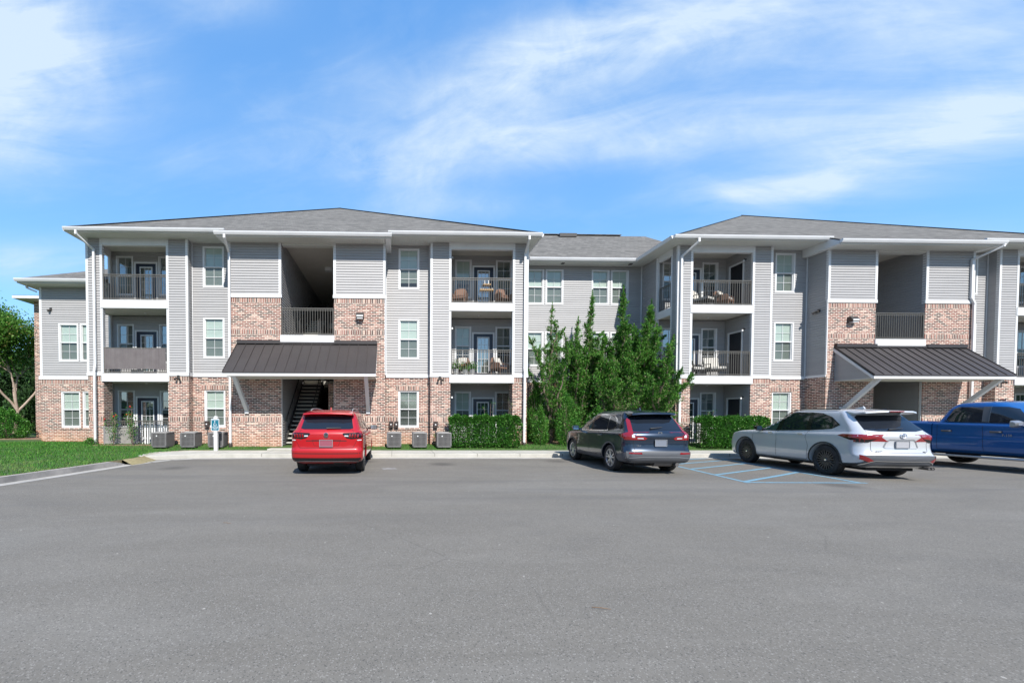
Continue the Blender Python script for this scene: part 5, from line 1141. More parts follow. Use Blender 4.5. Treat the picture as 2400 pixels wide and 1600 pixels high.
u = MB(); u.box(.3, 5.4, -.5, .5, .35, .6); u.box(1.0, 1.25, -.7, .7, .35, .5); u.build('underbody', M['seam'], root, world=False)
mb = MB(); mb.box(-.14, .05, -.95, .95, .48, .68); mb.build('rear_bumper', M['chrome'], root, world=False, bevel=.03)
ck.put('roof_aerial', [[(2.55, -.03), (2.7, -.01), (2.7, .01), (2.55, .03)]], M['gloss'], 'top', off=.03, thick=.03)
mb = MB(); mb.prism([(4.35, 1.26), (3.58, 1.70), (3.56, 1.69), (4.32, 1.25)], 'y', -.62, .62); mb.build('windscreen', M['carglass'], root, world=False)
# ============================================================ plants
def leaf_mat(name, stops, rough=.6, trans=.0):
    mt = mat(name, rough=rough, spec=.25); n, p = nt(mt); ge = n.node('ShaderNodeNewGeometry')
    c = n.ramp(ge.outputs['Random Per Island'], stops)
    c = n.mix(n.mapr(n.noise(ge.outputs['Position'], 1.9, 3, .6), .35, .65, 0., .35), c, n.mix(1., c, (.6, .68, .5), 'MULTIPLY')); n.put(p.inputs['Base Color'], c)
    if trans:
        tl = n.node('ShaderNodeBsdfTranslucent', {0: c}); out = mt.node_tree.nodes['Material Output']
        n.l.new(n.node('ShaderNodeMixShader', {0: trans, 1: p.outputs[0], 2: tl.outputs[0]}).outputs[0], out.inputs[0])
    return mt
M['juniper'] = leaf_mat('conifer sprays', [(0, (.022, .085, .014)), (.45, (.055, .19, .022)), (.8, (.12, .31, .035)), (.93, (.14, .27, .06)), (1, (.28, .22, .13))], .6, .2)
M['juniper_dry'] = leaf_mat('conifer sprays with dead twigs', [(0, (.03, .10, .02)), (.4, (.06, .16, .03)), (.6, (.13, .18, .06)), (.8, (.28, .22, .14)), (1, (.42, .34, .25))], .7, .15)
M['shrub'] = leaf_mat('shrub leaves', [(0, (.03, .11, .016)), (.5, (.06, .21, .028)), (.85, (.12, .32, .045)), (1, (.28, .40, .12))], .4, .25)
M['glossy'] = leaf_mat('glossy hedge leaves', [(0, (.02, .08, .013)), (.5, (.05, .18, .024)), (.85, (.085, .26, .035)), (1, (.20, .38, .09))], .32, .2)
M['tree'] = leaf_mat('tree leaves', [(0, (.05, .15, .025)), (.5, (.10, .26, .04)), (.85, (.18, .38, .065)), (1, (.42, .36, .12))], .5, .45)
M['woods'] = leaf_mat('woodland leaves', [(0, (.012, .032, .010)), (.6, (.022, .06, .014)), (1, (.05, .11, .025))], .7, .1)
M['bark'] = noisy('pale smooth bark', (.30, .215, .16), (.46, .37, .30), 6, .8); M['twig'] = noisy('grey brown twigs', (.14, .095, .07), (.26, .20, .16), 9, .9)
def leaves(name, C, D, ln, wd, m, parent, world=True):
    """C centres, D leaf directions; a bent diamond each"""
    n = len(C); L = rng.uniform(.7, 1.25, (n, 1))*ln; W = rng.uniform(.7, 1.2, (n, 1))*wd
    D = D/np.linalg.norm(D, axis=1, keepdims=True); A = rng.normal(size=(n, 3)); S = np.cross(D, A); S /= np.linalg.norm(S, axis=1, keepdims=True)
    V = np.stack([C-D*L/2, C+S*W/2, C+D*L/2, C-S*W/2], 1); me = np_mesh(name, V, 4); me.materials.append(m); return link(name, me, parent, world)
def lawn_h(x, y): return lawn_z(x, y)
def stem_path(p0, az_, out_, h, n=9, wig=.05, curve=.6):
    P = [];
    for k in range(n+1):
        t = k/n; r_ = out_*(t**curve); P.append((p0[0]+math.cos(az_)*r_+random.gauss(0, wig)*t, p0[1]+math.sin(az_)*r_+random.gauss(0, wig)*t, p0[2]+h*t))
    return P
def conifer(x, y, h, label, spread=1.0, dry=.3, nstem=12, lean=0., dens=1., group='conifers between the two wings'):
    z0 = .3; root = thing('conifer_tree', label, 'tree', (x, y, z0), group=group)
    tb = MB(); stems = []
    main = [(x+lean*(k/10)**1.5*h*.15+random.gauss(0, .03), y+random.gauss(0, .03), z0+h*k/10*.985) for k in range(11)]; tb.tube(main, [.085*(1-k/11)+.01 for k in range(11)], 8)
    stems.append((main, .40*spread, 1.0))
    for k in range(nstem):
        t = .05+.66*(k/nstem)**1.1; b = main[min(10, int(t*10))]; a = k*2.399+random.uniform(-.5, .5); hh = (h*(1-t))*random.uniform(.32, .80); ou = spread*random.uniform(.7, 1.6)*(1-.6*t)
        p = stem_path(b, a, ou, hh, 8, .09, random.uniform(.5, .95)); tb.tube(p, [.04*(1-j/9)+.006 for j in range(9)], 6); stems.append((p, .42*spread**.5, .9))
    tb.build('trunk', M['twig'], root, smooth=True)
    Cs, Ds = [], []; 
    for path, rad, wt in stems:
        P = np.array(path); seg = len(P)-1; L = np.linalg.norm(P[-1]-P[0]); nt_ = int(L*36*dens*wt)
        for i in range(nt_):
            u = random.random()**.8; kk = min(int(u*seg), seg-1); f = u*seg-kk; c = P[kk]*(1-f)+P[kk+1]*f; dirv = P[kk+1]-P[kk]; dirv = dirv/np.linalg.norm(dirv)
            rr_ = rad*(1.12-u)**.7*random.uniform(.15, 1.25); a = random.uniform(0, 2*math.pi); o_ = np.array([math.cos(a), math.sin(a), 0.]); tip = c+o_*rr_+np.array([0, 0, rr_*random.uniform(.2, .9)])
            m_ = 26; s = rng.random((m_, 1)); base = c*(1-s)+tip*s+rng.normal(0, .035, (m_, 3)); Cs.append(base); Ds.append(o_*.55+dirv*1.0+rng.normal(0, .45, (m_, 3)))
        # short side sprays that break up the outline
        for i in range(int(L*7*dens*wt)):
            u = random.uniform(.08, .93); kk = min(int(u*seg), seg-1); c = P[kk]+(P[kk+1]-P[kk])*(u*seg-kk); a = random.uniform(0, 2*math.pi); ln_ = random.uniform(.25, .75)*(1.15-u*.8)*spread**.4
            dv = np.array([math.cos(a), math.sin(a)*.8, random.uniform(.25, 1.1)]); dv /= np.linalg.norm(dv); m_ = int(170*ln_)+20; s = rng.random((m_, 1))**.8
            Cs.append(c+dv*ln_*s+rng.normal(0, 1, (m_, 3))*.075*(1.25-s)); Ds.append(dv*1.1+rng.normal(0, .6, (m_, 3)))
        # pointed leader
        tipn = 110; s = rng.random((tipn, 1)); base = P[-1]+(P[-1]-P[-2])*(s*1.1-.6)+rng.normal(0, .03, (tipn, 3))*(1.3-s); Cs.append(base); Ds.append(np.array([0, 0, 1.])+rng.normal(0, .35, (tipn, 3)))
    Cs = np.concatenate(Cs); Ds = np.concatenate(Ds); sel = rng.random(len(Cs)) < dry*np.clip((2.9-Cs[:, 2])/1.6, .12, 1)
    leaves('crown', Cs[~sel], Ds[~sel], .095, .03, M['juniper'], root); leaves('dry_twigs', Cs[sel], Ds[sel], .085, .022, M['juniper_dry'], root)
    return root
conifer(6.95, 16.95, 6.05, 'slender conifer with a bare looking leader beside the white downspout', .95, .3, 11, 0, .42)
conifer(8.15, 17.1, 5.5, 'shorter conifer second from the left in the courtyard clump', .70, .4, 10, 0, .75)
conifer(8.95, 17.4, 6.75, 'tall narrow conifer with a spire below the link windows', .75, .35, 13, 0, .7)
conifer(10.1, 16.9, 6.75, 'tallest broad conifer at the middle of the clump', 1.1, .3, 17, 0, .9)
conifer(10.95, 17.0, 6.25, 'dense round topped conifer beside the tallest one', 1.0, .3, 15, .6, .85)
conifer(11.2, 16.4, 4.6, 'leaning conifer with long side branches reaching the right wing pier', 1.15, .25, 13, 1.2, .7)
conifer(9.4, 16.3, 3.7, 'low browning conifer in front of the clump', 1.25, .85, 12, 0, .7)
def bush(x, y, w_, d, h, label, m, n, ln, wd, name='shrub', box=False, cat='shrub', z0=.28, group=None, twig=True, flowers=None, hollow=.55):
    root = thing(name, label, cat, (x, y, z0), group=group)
    u = rng.uniform(-1, 1, (n, 3)); u[:, 2] = rng.random(n)
    if box:
        face_ = rng.random(n); k = face_ < .5; u[k, 1] = -rng.uniform(.7, 1., k.sum()); k2 = (face_ >= .5) & (face_ < .8); u[k2, 2] = rng.uniform(.84, 1.0, k2.sum())
        bump = .05*np.sin(u[:, 0]*9+2)+.05*np.sin(u[:, 0]*23+u[:, 2]*7)+.03*np.sin(u[:, 0]*41); C = np.stack([x+u[:, 0]*w_/2*(1+bump*.3), y+u[:, 1]*d/2*(1+bump*2)*(1-.15*u[:, 2]**4), z0+u[:, 2]*h*(1+bump*.6)], 1); D = u*np.array([.5, 1.4, .4])+np.array([0, 0, .4])
    else:
        th_ = rng.uniform(0, 2*np.pi, n); ph = rng.random(n); r_ = rng.uniform(hollow, 1, n)**.8; lump = 1+.16*np.sin(th_*3+x*3)+.12*np.sin(th_*7+ph*9)+.1*np.sin(ph*13+th_*2)
        prof = np.sin(np.pi*(.12+.83*ph)**.8)*.95; C = np.stack([x+np.cos(th_)*r_*prof*lump*w_/2, y+np.sin(th_)*r_*prof*lump*d/2, z0+ph*h*lump**.5], 1); D = np.stack([np.cos(th_)*.8, np.sin(th_)*.8, .5+ph], 1)
    D = D+rng.normal(0, .7, (n, 3)); C = C+rng.normal(0, .025, (n, 3))
    leaves('foliage', C, D, ln, wd, m, root)
    if twig:
        tb = MB()
        for k in range(14 if not box else 30):
            a = random.uniform(0, 6.28); px_ = x+(random.uniform(-.45, .45)*w_ if box else 0); tb.tube([(px_, y, z0-.03), (px_+math.cos(a)*w_*(.12 if not box else .03), y+math.sin(a)*d*.2, z0+h*.45), (px_+math.cos(a)*w_*(.3 if not box else .05), y+math.sin(a)*d*.35, z0+h*.85)], [.014, .009, .004], 5)
        tb.build('stems', M['twig'], root)
    return root
bush(3.72, 15.85, 2.95, .62, 1.22, 'clipped glossy hedge under the left wing balconies', M['glossy'], 27000, .062, .042, 'hedge', True, 'hedge')
bush(14.05, 15.75, 2.9, .66, 1.20, 'clipped hedge with pale speckled leaves between the dark and the white SUV', M['glossy'], 26000, .062, .042, 'hedge', True, 'hedge')
def shoots(x, y, h, n, label):
    root = thing('young_shrub', label, 'shrub', (x, y, .28)); tb = MB(); Cs = []; Ds = []
    for k in range(n):
        a = random.uniform(0, 6.28); P = stem_path((x, y, .28), a, random.uniform(.05, .22), h*random.uniform(.75, 1.05), 6, .015); tb.tube(P, [.007]*7, 5)
        for j in range(26): q_ = P[random.randint(3, 6)]; Cs.append((q_[0]+random.gauss(0, .05), q_[1]+random.gauss(0, .05), q_[2]+random.gauss(0, .06))); Ds.append((random.gauss(0, 1), random.gauss(0, 1), .8))
    tb.build('stems', M['twig'], root); leaves('foliage', np.array(Cs), np.array(Ds), .055, .032, M['shrub'], root)
shoots(4.0, 16.25, 1.75, 3, 'leafy shoots rising behind the left hedge before the patio door'); shoots(4.95, 16.28, 2.1, 2, 'tall thin shoot behind the right end of the left hedge'); shoots(13.6, 16.2, 1.75, 3, 'leafy shoots rising behind the right hedge before the patio'); shoots(1.75, 16.2, .55, 3, 'small weedy sapling between two condenser units near the hedge')
for x, y, w_, h, lb in ((6.3, 16.45, .8, 1.5, 'bright broadleaf bush hugging the left wing corner below the conifers'), (7.35, 16.2, 1.1, 2.0, 'broadleaf shrub with reddish twigs at the foot of the slender conifer'), (8.6, 16.1, 1.2, 1.5, 'broadleaf shrub low in the middle of the courtyard bed'), (11.9, 16.25, .9, 1.1, 'low bush beside the right wing corner pier'), (6.5, 17.6, 1.2, 2.4, 'dark broadleaf bush against the link wall behind the slender conifer')):
    bush(x, y, w_, w_*.8, h, lb, M['shrub'] if x < 8 else M['glossy'], int(5200*w_*h/1.2), .06, .032)
# rose bush on the patio railing
root = thing('rose_bush', 'straggly rose bush with a few red blooms against the patio railing', 'rose bush', (-11.2, 16.0, .28)); tb = MB(); Cs = []; Ds = []; Fl = []
for bx, hh, n in ((-11.55, 1.2, 5), (-10.75, 1.55, 6)):
    for k in range(n):
        a = random.uniform(0, 6.28); P = stem_path((bx, 16.02, .28), a, random.uniform(.08, .3), hh*random.uniform(.7, 1.05), 8, .03); P = [(p[0], min(p[1], 16.28), p[2]) for p in P]; tb.tube(P, [.009]*9, 5)
        for j in range(95): q_ = P[random.randint(2, 8)]; Cs.append((q_[0]+random.gauss(0, .065), q_[1]+random.gauss(0, .05), q_[2]+random.gauss(0, .06))); Ds.append((random.gauss(0, 1), random.gauss(0, 1), .6))
        if k % 2 == 0: Fl.append(P[-1])
tb.build('stems', M['twig'], root); leaves('foliage', np.array(Cs), np.array(Ds), .055, .036, M['shrub'], root); M['rose'] = mat('rose petals', (.55, .02, .03), .5)
for q_ in Fl:
    mb = MB()
    for k in range(3): mb.lathe([(.006, -.02), (.03-.006*k, 0), (.034-.009*k, .02+.006*k), (.02-.005*k, .03+.008*k)], 9, 'z', (q_[0], q_[1]-.03, q_[2]))
    mb.build('rose_bloom', M['rose'], root, smooth=True)
for x, y, h, lb in ((-13.55, 17.75, .75, 'small sapling growing at the brick base near the left downspout'), (-12.6, 16.15, .28, 'clump of weeds round the foot of the left downspout'), (-9.75, 16.1, .3, 'tuft of weeds at the end of the patio railing')):
    bush(x, y, .5, .4, h, lb, M['shrub'], 650, .06, .03, 'weed', z0=.27, cat='weed')
# ---- broadleaf trees at the left
def tree(x, y, h, w_, label, trunk_h=1.6, nleaf=26000, m='tree', bark='bark', ls=.11, z0=.3, group=None, multi=True, clump=.42, name='tree', blen=0):
    root = thing(name, label, 'tree', (x, y, z0), group=group); tb = MB(); ends = []
    def grow(p, d, L, r_, lvl):
        n = 4; pts = [p]; q_ = Vector(p)
        for k in range(n): d = (d+Vector((random.gauss(0, .13), random.gauss(0, .13), random.gauss(.03, .08)))).normalized(); q_ = q_+d*L/n; pts.append(tuple(q_))
        tb.tube(pts, [r_*(1-.09*k) for k in range(n+1)], 8 if lvl < 2 else 5)
        if lvl >= 2: ends.append((pts[2], pts[-1]))
        Lc = blen if (blen and lvl == 0) else L
        if lvl < 4:
            for k in range((5 if blen and lvl == 0 else 3) if lvl < 3 else 2):
                a = random.uniform(0, 6.28); sp = random.uniform(.35, .75); nd = (d+Vector((math.cos(a)*sp, math.sin(a)*sp, random.uniform(-.05, .35)))).normalized(); grow(tuple(q_), nd, Lc*random.uniform(.62, .82), r_*.6, lvl+1)
    grow((x, y, z0-.05), Vector((0, 0, 1)), trunk_h, .045*h**.65*(1.15 if not blen else .72), 0)
    tb.build('trunk', M[bark], root, smooth=True)
    E_ = np.array([e[1] for e in ends]); c0 = np.array([x, y, z0]); sc = np.array([w_/2/max(.1, np.abs(E_[:, 0]-x).max()), w_/2/max(.1, np.abs(E_[:, 1]-y).max()), 1.]);
    idx = rng.integers(0, len(ends), nleaf); A = np.array([e[0] for e in ends])[idx]; Bm = E_[idx]; t = rng.random((nleaf, 1)); C = A*(1-t)+Bm*t+rng.normal(0, clump*.5, (nleaf, 3))
    C[:, 2] = np.maximum(C[:, 2], z0+trunk_h*.75); leaves('crown', C, rng.normal(size=(nleaf, 3))+np.array([0, 0, -.2]), ls, ls*.6, M[m], root); return root
random.seed(21)
tree(-20.7, 21.3, 6.0, 5.0, 'pale barked multi stem tree beside the far left brick corner', 1.5, 40000, ls=.12, clump=.62, blen=2.9)
random.seed(5)
for i, (x, y, h, w_, lb) in enumerate(((-26, 30, 8.5, 6, 'dark tree behind the pale barked tree at the left edge'), (-31.5, 34, 9, 7, 'bushy tree far behind the left lawn'), (-22.5, 33, 8, 6, 'tree just left of the far brick block, behind its roof'), (-36, 29, 7.6, 6, 'spreading tree left of the woods behind the lawn'))):
    tree(x, y, h, w_, lb, 2.0, 20000, m='woods', ls=.24, clump=1.1, bark='twig')
bush(-19.9, 20.2, 2.4, 1.6, 1.45, 'rounded dark green shrub in front of the pale barked trunk', M['glossy'], 9000, .085, .04); bush(-21.9, 20.6, 2.2, 1.4, 1.2, 'second rounded shrub left of the trunk, by the condenser', M['glossy'], 6000, .085, .04)
for i, (x, w_) in enumerate(((-24.5, 4), (-28, 5), (-32.5, 5.5), (-38, 6), (-20.5, 4.5))): bush(x, 27+i*.6, w_, 2.5, 3.4, ['tall hedge bush behind the left lawn', 'wide bush in the shade under the left trees', 'bush under the far left trees', 'last bush of the left hedgerow', 'bush in the shade just behind the pale barked tree'][i], M['woods'], 7000, .2, .1, twig=False, hollow=.3)
# wood all round the site, added to darken what the car glass reflects
n = 60000; an = rng.uniform(R(95), R(445), n); an = np.where(rng.random(n) < .5, rng.uniform(R(150), R(390), n), an); rad = rng.uniform(78, 92, n); hmax = 7+2.5*np.sin(an*9)+1.8*np.sin(an*23+1)+1.2*np.sin(an*51); z = rng.random(n)**.8*hmax
C = np.stack([np.cos(an)*rad, np.sin(an)*rad+10, z], 1); leaves('woods', C, rng.normal(size=(n, 3)), 2.2, 1.5, M['woods'], None); tag(bpy.data.objects['woods'], 'dark line of distant woodland round the site, added for reflections', 'woodland', kind='stuff')
# ============================================================ small things
M['acgrey'] = noisy('condenser louvres', (.135, .13, .13), (.175, .17, .168), 3, .5); M['acdark'] = mat('condenser coil', (.02, .02, .022), .7); M['accap'] = noisy('condenser lid', (.22, .215, .21), (.28, .27, .265), 3, .5)
def condenser():
    t = thing('condenser_unit', 'x', 'air conditioner'); w_, h = .36, .72
    mb = MB(); mb.box(-w_+.03, w_-.03, -w_+.03, w_-.03, .06, h-.03); mb.build('coil', M['acdark'], t, world=False)
    mb = MB()
    pts = []
    r_ = .1
    for cx, cy, a0 in ((w_-r_, -w_+r_, -90), (w_-r_, w_-r_, 0), (-w_+r_, w_-r_, 90), (-w_+r_, -w_+r_, 180)):
        for k in range(5): a = R(a0+k*22.5); pts.append((cx+r_*math.cos(a), cy+r_*math.sin(a)))
    mb.prism(pts, 'z', 0, .06); base = mb.build('base_pan', M['acgrey'], t, world=False)
    mb = MB(); mb.prism([(x*1.03, y*1.03) for x, y in pts], 'z', h-.03, h+.02); mb.lathe([(.30, h+.02), (.28, h+.045), (.0, h+.05)], 24, 'z'); mb.build('lid', M['accap'], t, world=False, bevel=.008)
    mb = MB()
    for s in (-1, 1):
        for k in range(10): a = -w_+.09+k*(2*w_-.18)/9; mb.box(a-.014, a+.014, *sorted((s*(w_-.028), s*(w_+.002))), .06, h-.03); mb.box(*sorted((s*(w_-.028), s*(w_+.002))), a-.014, a+.014, .06, h-.03)
        for k in (-1, 1): mb.box(*sorted((k*(w_-.06), k*(w_-.0))), *sorted((s*(w_-.06), s*(w_-.0))), .06, h-.03)
    for z in (.27, .49): mb.box(-w_-.0, w_+.0, -w_-.004, -w_+.02, z, z+.012)
    mb.build('louvres', M['acgrey'], t, world=False)
    mb = MB(); mb.lathe([(0, -.006), (.028, -.005), (.03, 0)], 16, 'y', (-.10, -w_-.004, .56)); mb.build('badge', M['lens'], t, world=False); return t
ac = condenser(); spots = [(-9.35, 15.72, 'condenser unit at the right end of the patio railing, nearest the roses', 0), (-8.25, 15.76, 'condenser unit before the inner brick pier, middle of the left three', 0), (-7.18, 15.78, 'condenser unit partly behind the accessible parking sign post', .1), (-.02, 15.75, 'condenser unit just right of the entrance tower brick', 0), (1.02, 15.75, 'condenser unit below the blinds window right of the entrance', 0), (2.0, 15.70, 'condenser unit tucked against the left end of the hedge', 0), (-22.2, 19.4, 'condenser unit at the far left edge beyond the lawn shrub', 0)]
for i, (x, y, lb, rz) in enumerate(spots):
    o = ac if i == 0 else copy_tree(ac); o.location = (x, y, .25); o.scale = (.82, .82, .80); o.rotation_euler.z = rz; tag(o, lb, 'air conditioner', 'condenser units along the wall')
# electrical boxes on the brick
M['boxbrown'] = mat('meter box', (.045, .03, .026), .5)
for x, y, lb in ((-8.05+.0, 16.75, 'dark electrical disconnect box above the left condensers'), (-.15, 15.88+.87, 'dark disconnect box low on the brick by the tower corner'), (.08, 16.75, 'brown disconnect box beside the dark one right of the entrance'), (1.75, 16.4, 'dark disconnect box on the brick pier left of the hedge')):
    t = thing('disconnect_box', lb, 'electrical box', (x, y, 1.0)); mb = MB(); mb.box(x-.085, x+.085, y-.11, y-.008, 1.02, 1.27); mb.build('box', M['boxbrown'], t, bevel=.008); mb = MB(); mb.box(x-.09, x+.09, y-.125, y-.11, 1.01, 1.28); mb.build('cover', M['boxbrown'], t)
    mb = MB(); mb.tube([(x, y-.05, 1.02), (x, y-.05, .7), (x+.1, y-.12, .55)], .014, 6); mb.build('conduit', M['lampgrey'], t, smooth=True); mb = MB(); mb.box(x-.03, x+.02, y-.129, y-.125, 1.12, 1.17); mb.build('sticker', M['lens'], t)
# accessible parking signs
M['teal'] = mat('teal sign face', (.008, .13, .19), .4); M['signwhite'] = mat('sign white', (.80, .81, .82), .45); M['ink'] = mat('black numerals', (.02, .02, .025), .6)
def sign(x, y, lines, nums, label, hgt=1.0):
    z0 = .15; t = thing('parking_sign', label, 'sign', (x, y, z0)); mb = MB(); mb.box(x-.06, x+.06, y+.01, y+.13, z0-.05, z0+hgt+.28); mb.prism([(x-.06, z0+hgt+.28), (x+.06, z0+hgt+.28), (x+.03, z0+hgt+.34), (x-.03, z0+hgt+.34)], 'y', y+.01, y+.13); mb.build('post', M['signwhite'], t)
    zc = z0+hgt+.0; w_, h = .155, .235
    def rrect(w2, h2, r_):
        P = []
        for cx, cz, a0 in ((w2-r_, h2-r_, 0), (-w2+r_, h2-r_, 90), (-w2+r_, -h2+r_, 180), (w2-r_, -h2+r_, 270)):
            for k in range(5): a = R(a0+22.5*k); P.append((x+cx+r_*math.cos(a), zc+cz+r_*math.sin(a)))
        return P
    mb = MB(); mb.prism(rrect(w_, h, .03), 'y', y-.003, y+.006); pl = mb.build('sign_plate', M['signwhite'], t); mb = MB(); mb.prism(rrect(w_-.016, h-.016, .022), 'y', y-.005, y-.0032); mb.build('sign_face', M['teal'], pl)
    for s_, size, dz in lines:
        me = text_mesh(s_, size, .001); me.materials.append(M['signwhite']); o = link('lettering', me, pl); o.location = Vector((x, y-.006, zc+dz))-wl(pl); o.rotation_euler = (R(90), 0, 0)
    mb = MB(); X_ = lambda a, b_: (x+a, y-.007, zc+b_)
    mb.lathe([(0, 0), (.018, 0), (.018, -.002), (0, -.002)], 14, 'y', X_(-.012, .135)); mb.bar(X_(-.012, .115), X_(-.006, .045), .016, .004); mb.bar(X_(-.008, .045), X_(.035, .045), .016, .004); mb.bar(X_(.035, .048), X_(.055, .0), .014, .004); mb.bar(X_(.052, .0), X_(.075, .008), .012, .004); mb.bar(X_(-.010, .085), X_(.03, .082), .012, .004)
    mb.tube([X_(-.002+.052*math.cos(R(a)), .015+.052*math.sin(R(a))) for a in range(110, 380, 18)], .008, 6); mb.build('wheelchair_symbol', M['signwhite'], pl)
    for k, s_ in enumerate(nums):
        me = text_mesh(s_, .13, .001); me.materials.append(M['ink']); o = link('numeral', me, t); o.location = Vector((x-.015, y+.008, z0+.66-.125*k))-wl(t); o.rotation_euler = (R(90), 0, 0)
L_ = [('RESERVED', .052, .19), ('HANDICAPPED', .036, -.075), ('PARKING', .050, -.12), ('ONLY', .050, -.175)]
sign(-6.98, 15.1, L_, '212', 'white post with teal accessible parking sign and black numbers by the left condensers')
sign(-1.45, 15.35, L_, '', 'accessible parking sign mostly hidden behind the red SUV', 1.0)
# ---- balcony furniture
M['wicker'] = noisy('brown wicker', (.14, .075, .05), (.24, .14, .10), 40, .7); M['cushion'] = mat('cream cushion', (.50, .48, .44), .8); M['navycloth'] = mat('dark cushion', (.03, .035, .06), .8); M['pot'] = mat('white pot', (.62, .62, .6), .5); M['wood'] = noisy('weathered wood', (.20, .13, .09), (.34, .25, .18), 12, .8); M['fabric'] = noisy('mauve grey fabric', (.125, .108, .110), (.155, .138, .138), 3, .85); M['blackmetal'] = mat('black metal', (.02, .02, .02), .5); M['gold'] = mat('warm glass', (.45, .28, .12), .3)
FZ2, FZ3 = F2+.02, F3+.02
def wchair(x, y, z, rz, label, cat='chair', cush='cushion', group=None):
    t = thing('wicker_chair', label, cat, (x, y, z), rz, group)
    mb = MB(); mb.box(-.30, .30, -.28, .28, .28, .36); mb.build('seat', M['wicker'], t, world=False, bevel=.02)
    mb = MB(); P = [(-.30, .24), (-.31, .62), (-.24, .80), (0, .86), (.24, .80), (.31, .62), (.30, .24)]; mb.prism([(a, b_) for a, b_ in P], 'y', .24, .30); mb.build('backrest', M['wicker'], t, world=False, bevel=.02)
    for s in (-1, 1): mb = MB(); mb.prism([(-.28, .3), (.28, .3), (.28, .62), (-.2, .56), (-.28, .5)], 'x', *sorted((s*.28, s*.34))); mb.build('armrest', M['wicker'], t, world=False, bevel=.02)
    for a in (-1, 1):
        for b_ in (-1, 1): mb = MB(); mb.tube([(a*.27, b_*.25, 0), (a*.26, b_*.24, .3)], .022, 8); mb.build('leg', M['wicker'], t, world=False)
    mb = MB(); mb.box(-.26, .26, -.25, .22, .365, .45); mb.build('seat_cushion', M[cush], t, world=False, bevel=.03)
    mb = MB(); mb.prism([(.10, .46), (.22, .80), (.14, .82), (.02, .50)], 'x', -.2, .2); mb.build('back_cushion', M['cushion' if cush != 'wicker' else 'wicker'], t, world=False, bevel=.03); return t
wchair(2.95, 16.95, FZ2, R(-25), 'wicker chair with cream cushion at the left of the second floor balcony beside the link'); wchair(4.65, 16.95, FZ2, R(35), 'wicker chair with dark seat cushion right of the middle balcony door', cush='navycloth')
wchair(2.85, 17.0, FZ3, R(-20), 'brown woven rocking chair at the left of the top balcony beside the link', cush='wicker'); wchair(4.85, 17.0, FZ3, R(20), 'brown woven armchair right of the top balcony door', cush='wicker')
def planter(x, y, z, label, flower=None, s=1., m='pot'):
    t = thing('potted_plant', label, 'potted plant', (x, y, z)); mb = MB(); mb.lathe([(0, 0), (.09*s, 0), (.13*s, .22*s), (.14*s, .23*s), (.12*s, .23*s), (.1*s, .2*s), (0, .2*s)], 16, 'z', (x, y, z)); mb.build('pot', M[m], t, smooth=True)
    n = 420; C = rng.normal(0, 1, (n, 3))*np.array([.11, .09, .09])*s+np.array([x, y, z+.36*s]); leaves('leaves', C, rng.normal(size=(n, 3)), .07, .035, M['shrub'], t)
    if flower:
        n = 45; C = rng.normal(0, 1, (n, 3))*np.array([.1, .06, .07])*s+np.array([x, y-.06, z+.42*s]); leaves('foliage', C, rng.normal(size=(n, 3)), .05, .045, flower, t)
M['pink'] = mat('pink petals', (.62, .12, .16), .6); M['whiteleaf'] = mat('white petals', (.75, .78, .74), .6)
planter(2.65, 16.62, FZ2, 'white flowering plant by the left corner of the middle balcony', M['whiteleaf'], 1.1); planter(3.05, 16.62, FZ2, 'plant with pink blooms behind the middle balcony railing', M['pink']); planter(3.35, 16.62, FZ2, 'green potted plant right of the pink blooms', M['whiteleaf'])
t = thing('plant_stand', 'small tiered stand with glass jars before the top balcony door', 'stand', (4.0, 16.8, FZ3)); zt = FZ3
for s in (-1, 1):
    mb = MB(); mb.tube([(4+s*.18, 16.75, zt), (4+s*.14, 16.8, zt+1.02)], .012, 6); mb.build('leg', M['blackmetal'], t)
for z, w_ in ((.62, .30), (.84, .16)): mb = MB(); mb.box(4-w_, 4+w_, 16.66, 16.9, zt+z, zt+z+.05); mb.build('shelf', M['gold'], t)
for x, z in ((3.75, .67), (3.85, .67), (3.98, .67), (4.1, .67), (4.24, .67), (3.9, .89), (4.08, .89), (3.9, .975), (4.08, .975)): mb = MB(); mb.lathe([(0, 0), (.028, 0), (.03, .06), (.018, .08), (0, .08)], 10, 'z', (x, 16.74, zt+z)); o = mb.build('glass_jar', M['lens'], None, smooth=True); nj = globals().get('nj', -1)+1; tag(o, ['leftmost of the five jars on the lower shelf of the tiered balcony stand', 'second jar from the left on the lower shelf of the stand', 'middle jar of the five on the lower shelf of the stand', 'fourth jar from the left on the lower shelf of the stand', 'rightmost of the five jars on the lower shelf of the stand', 'left jar of the pair on the upper shelf of the stand', 'right jar of the pair on the upper shelf of the stand', 'pale jar stacked over the left upper shelf jar', 'pale jar highest at the right of the tiered stand'][nj], 'jar', 'glass jars on the tiered stand')
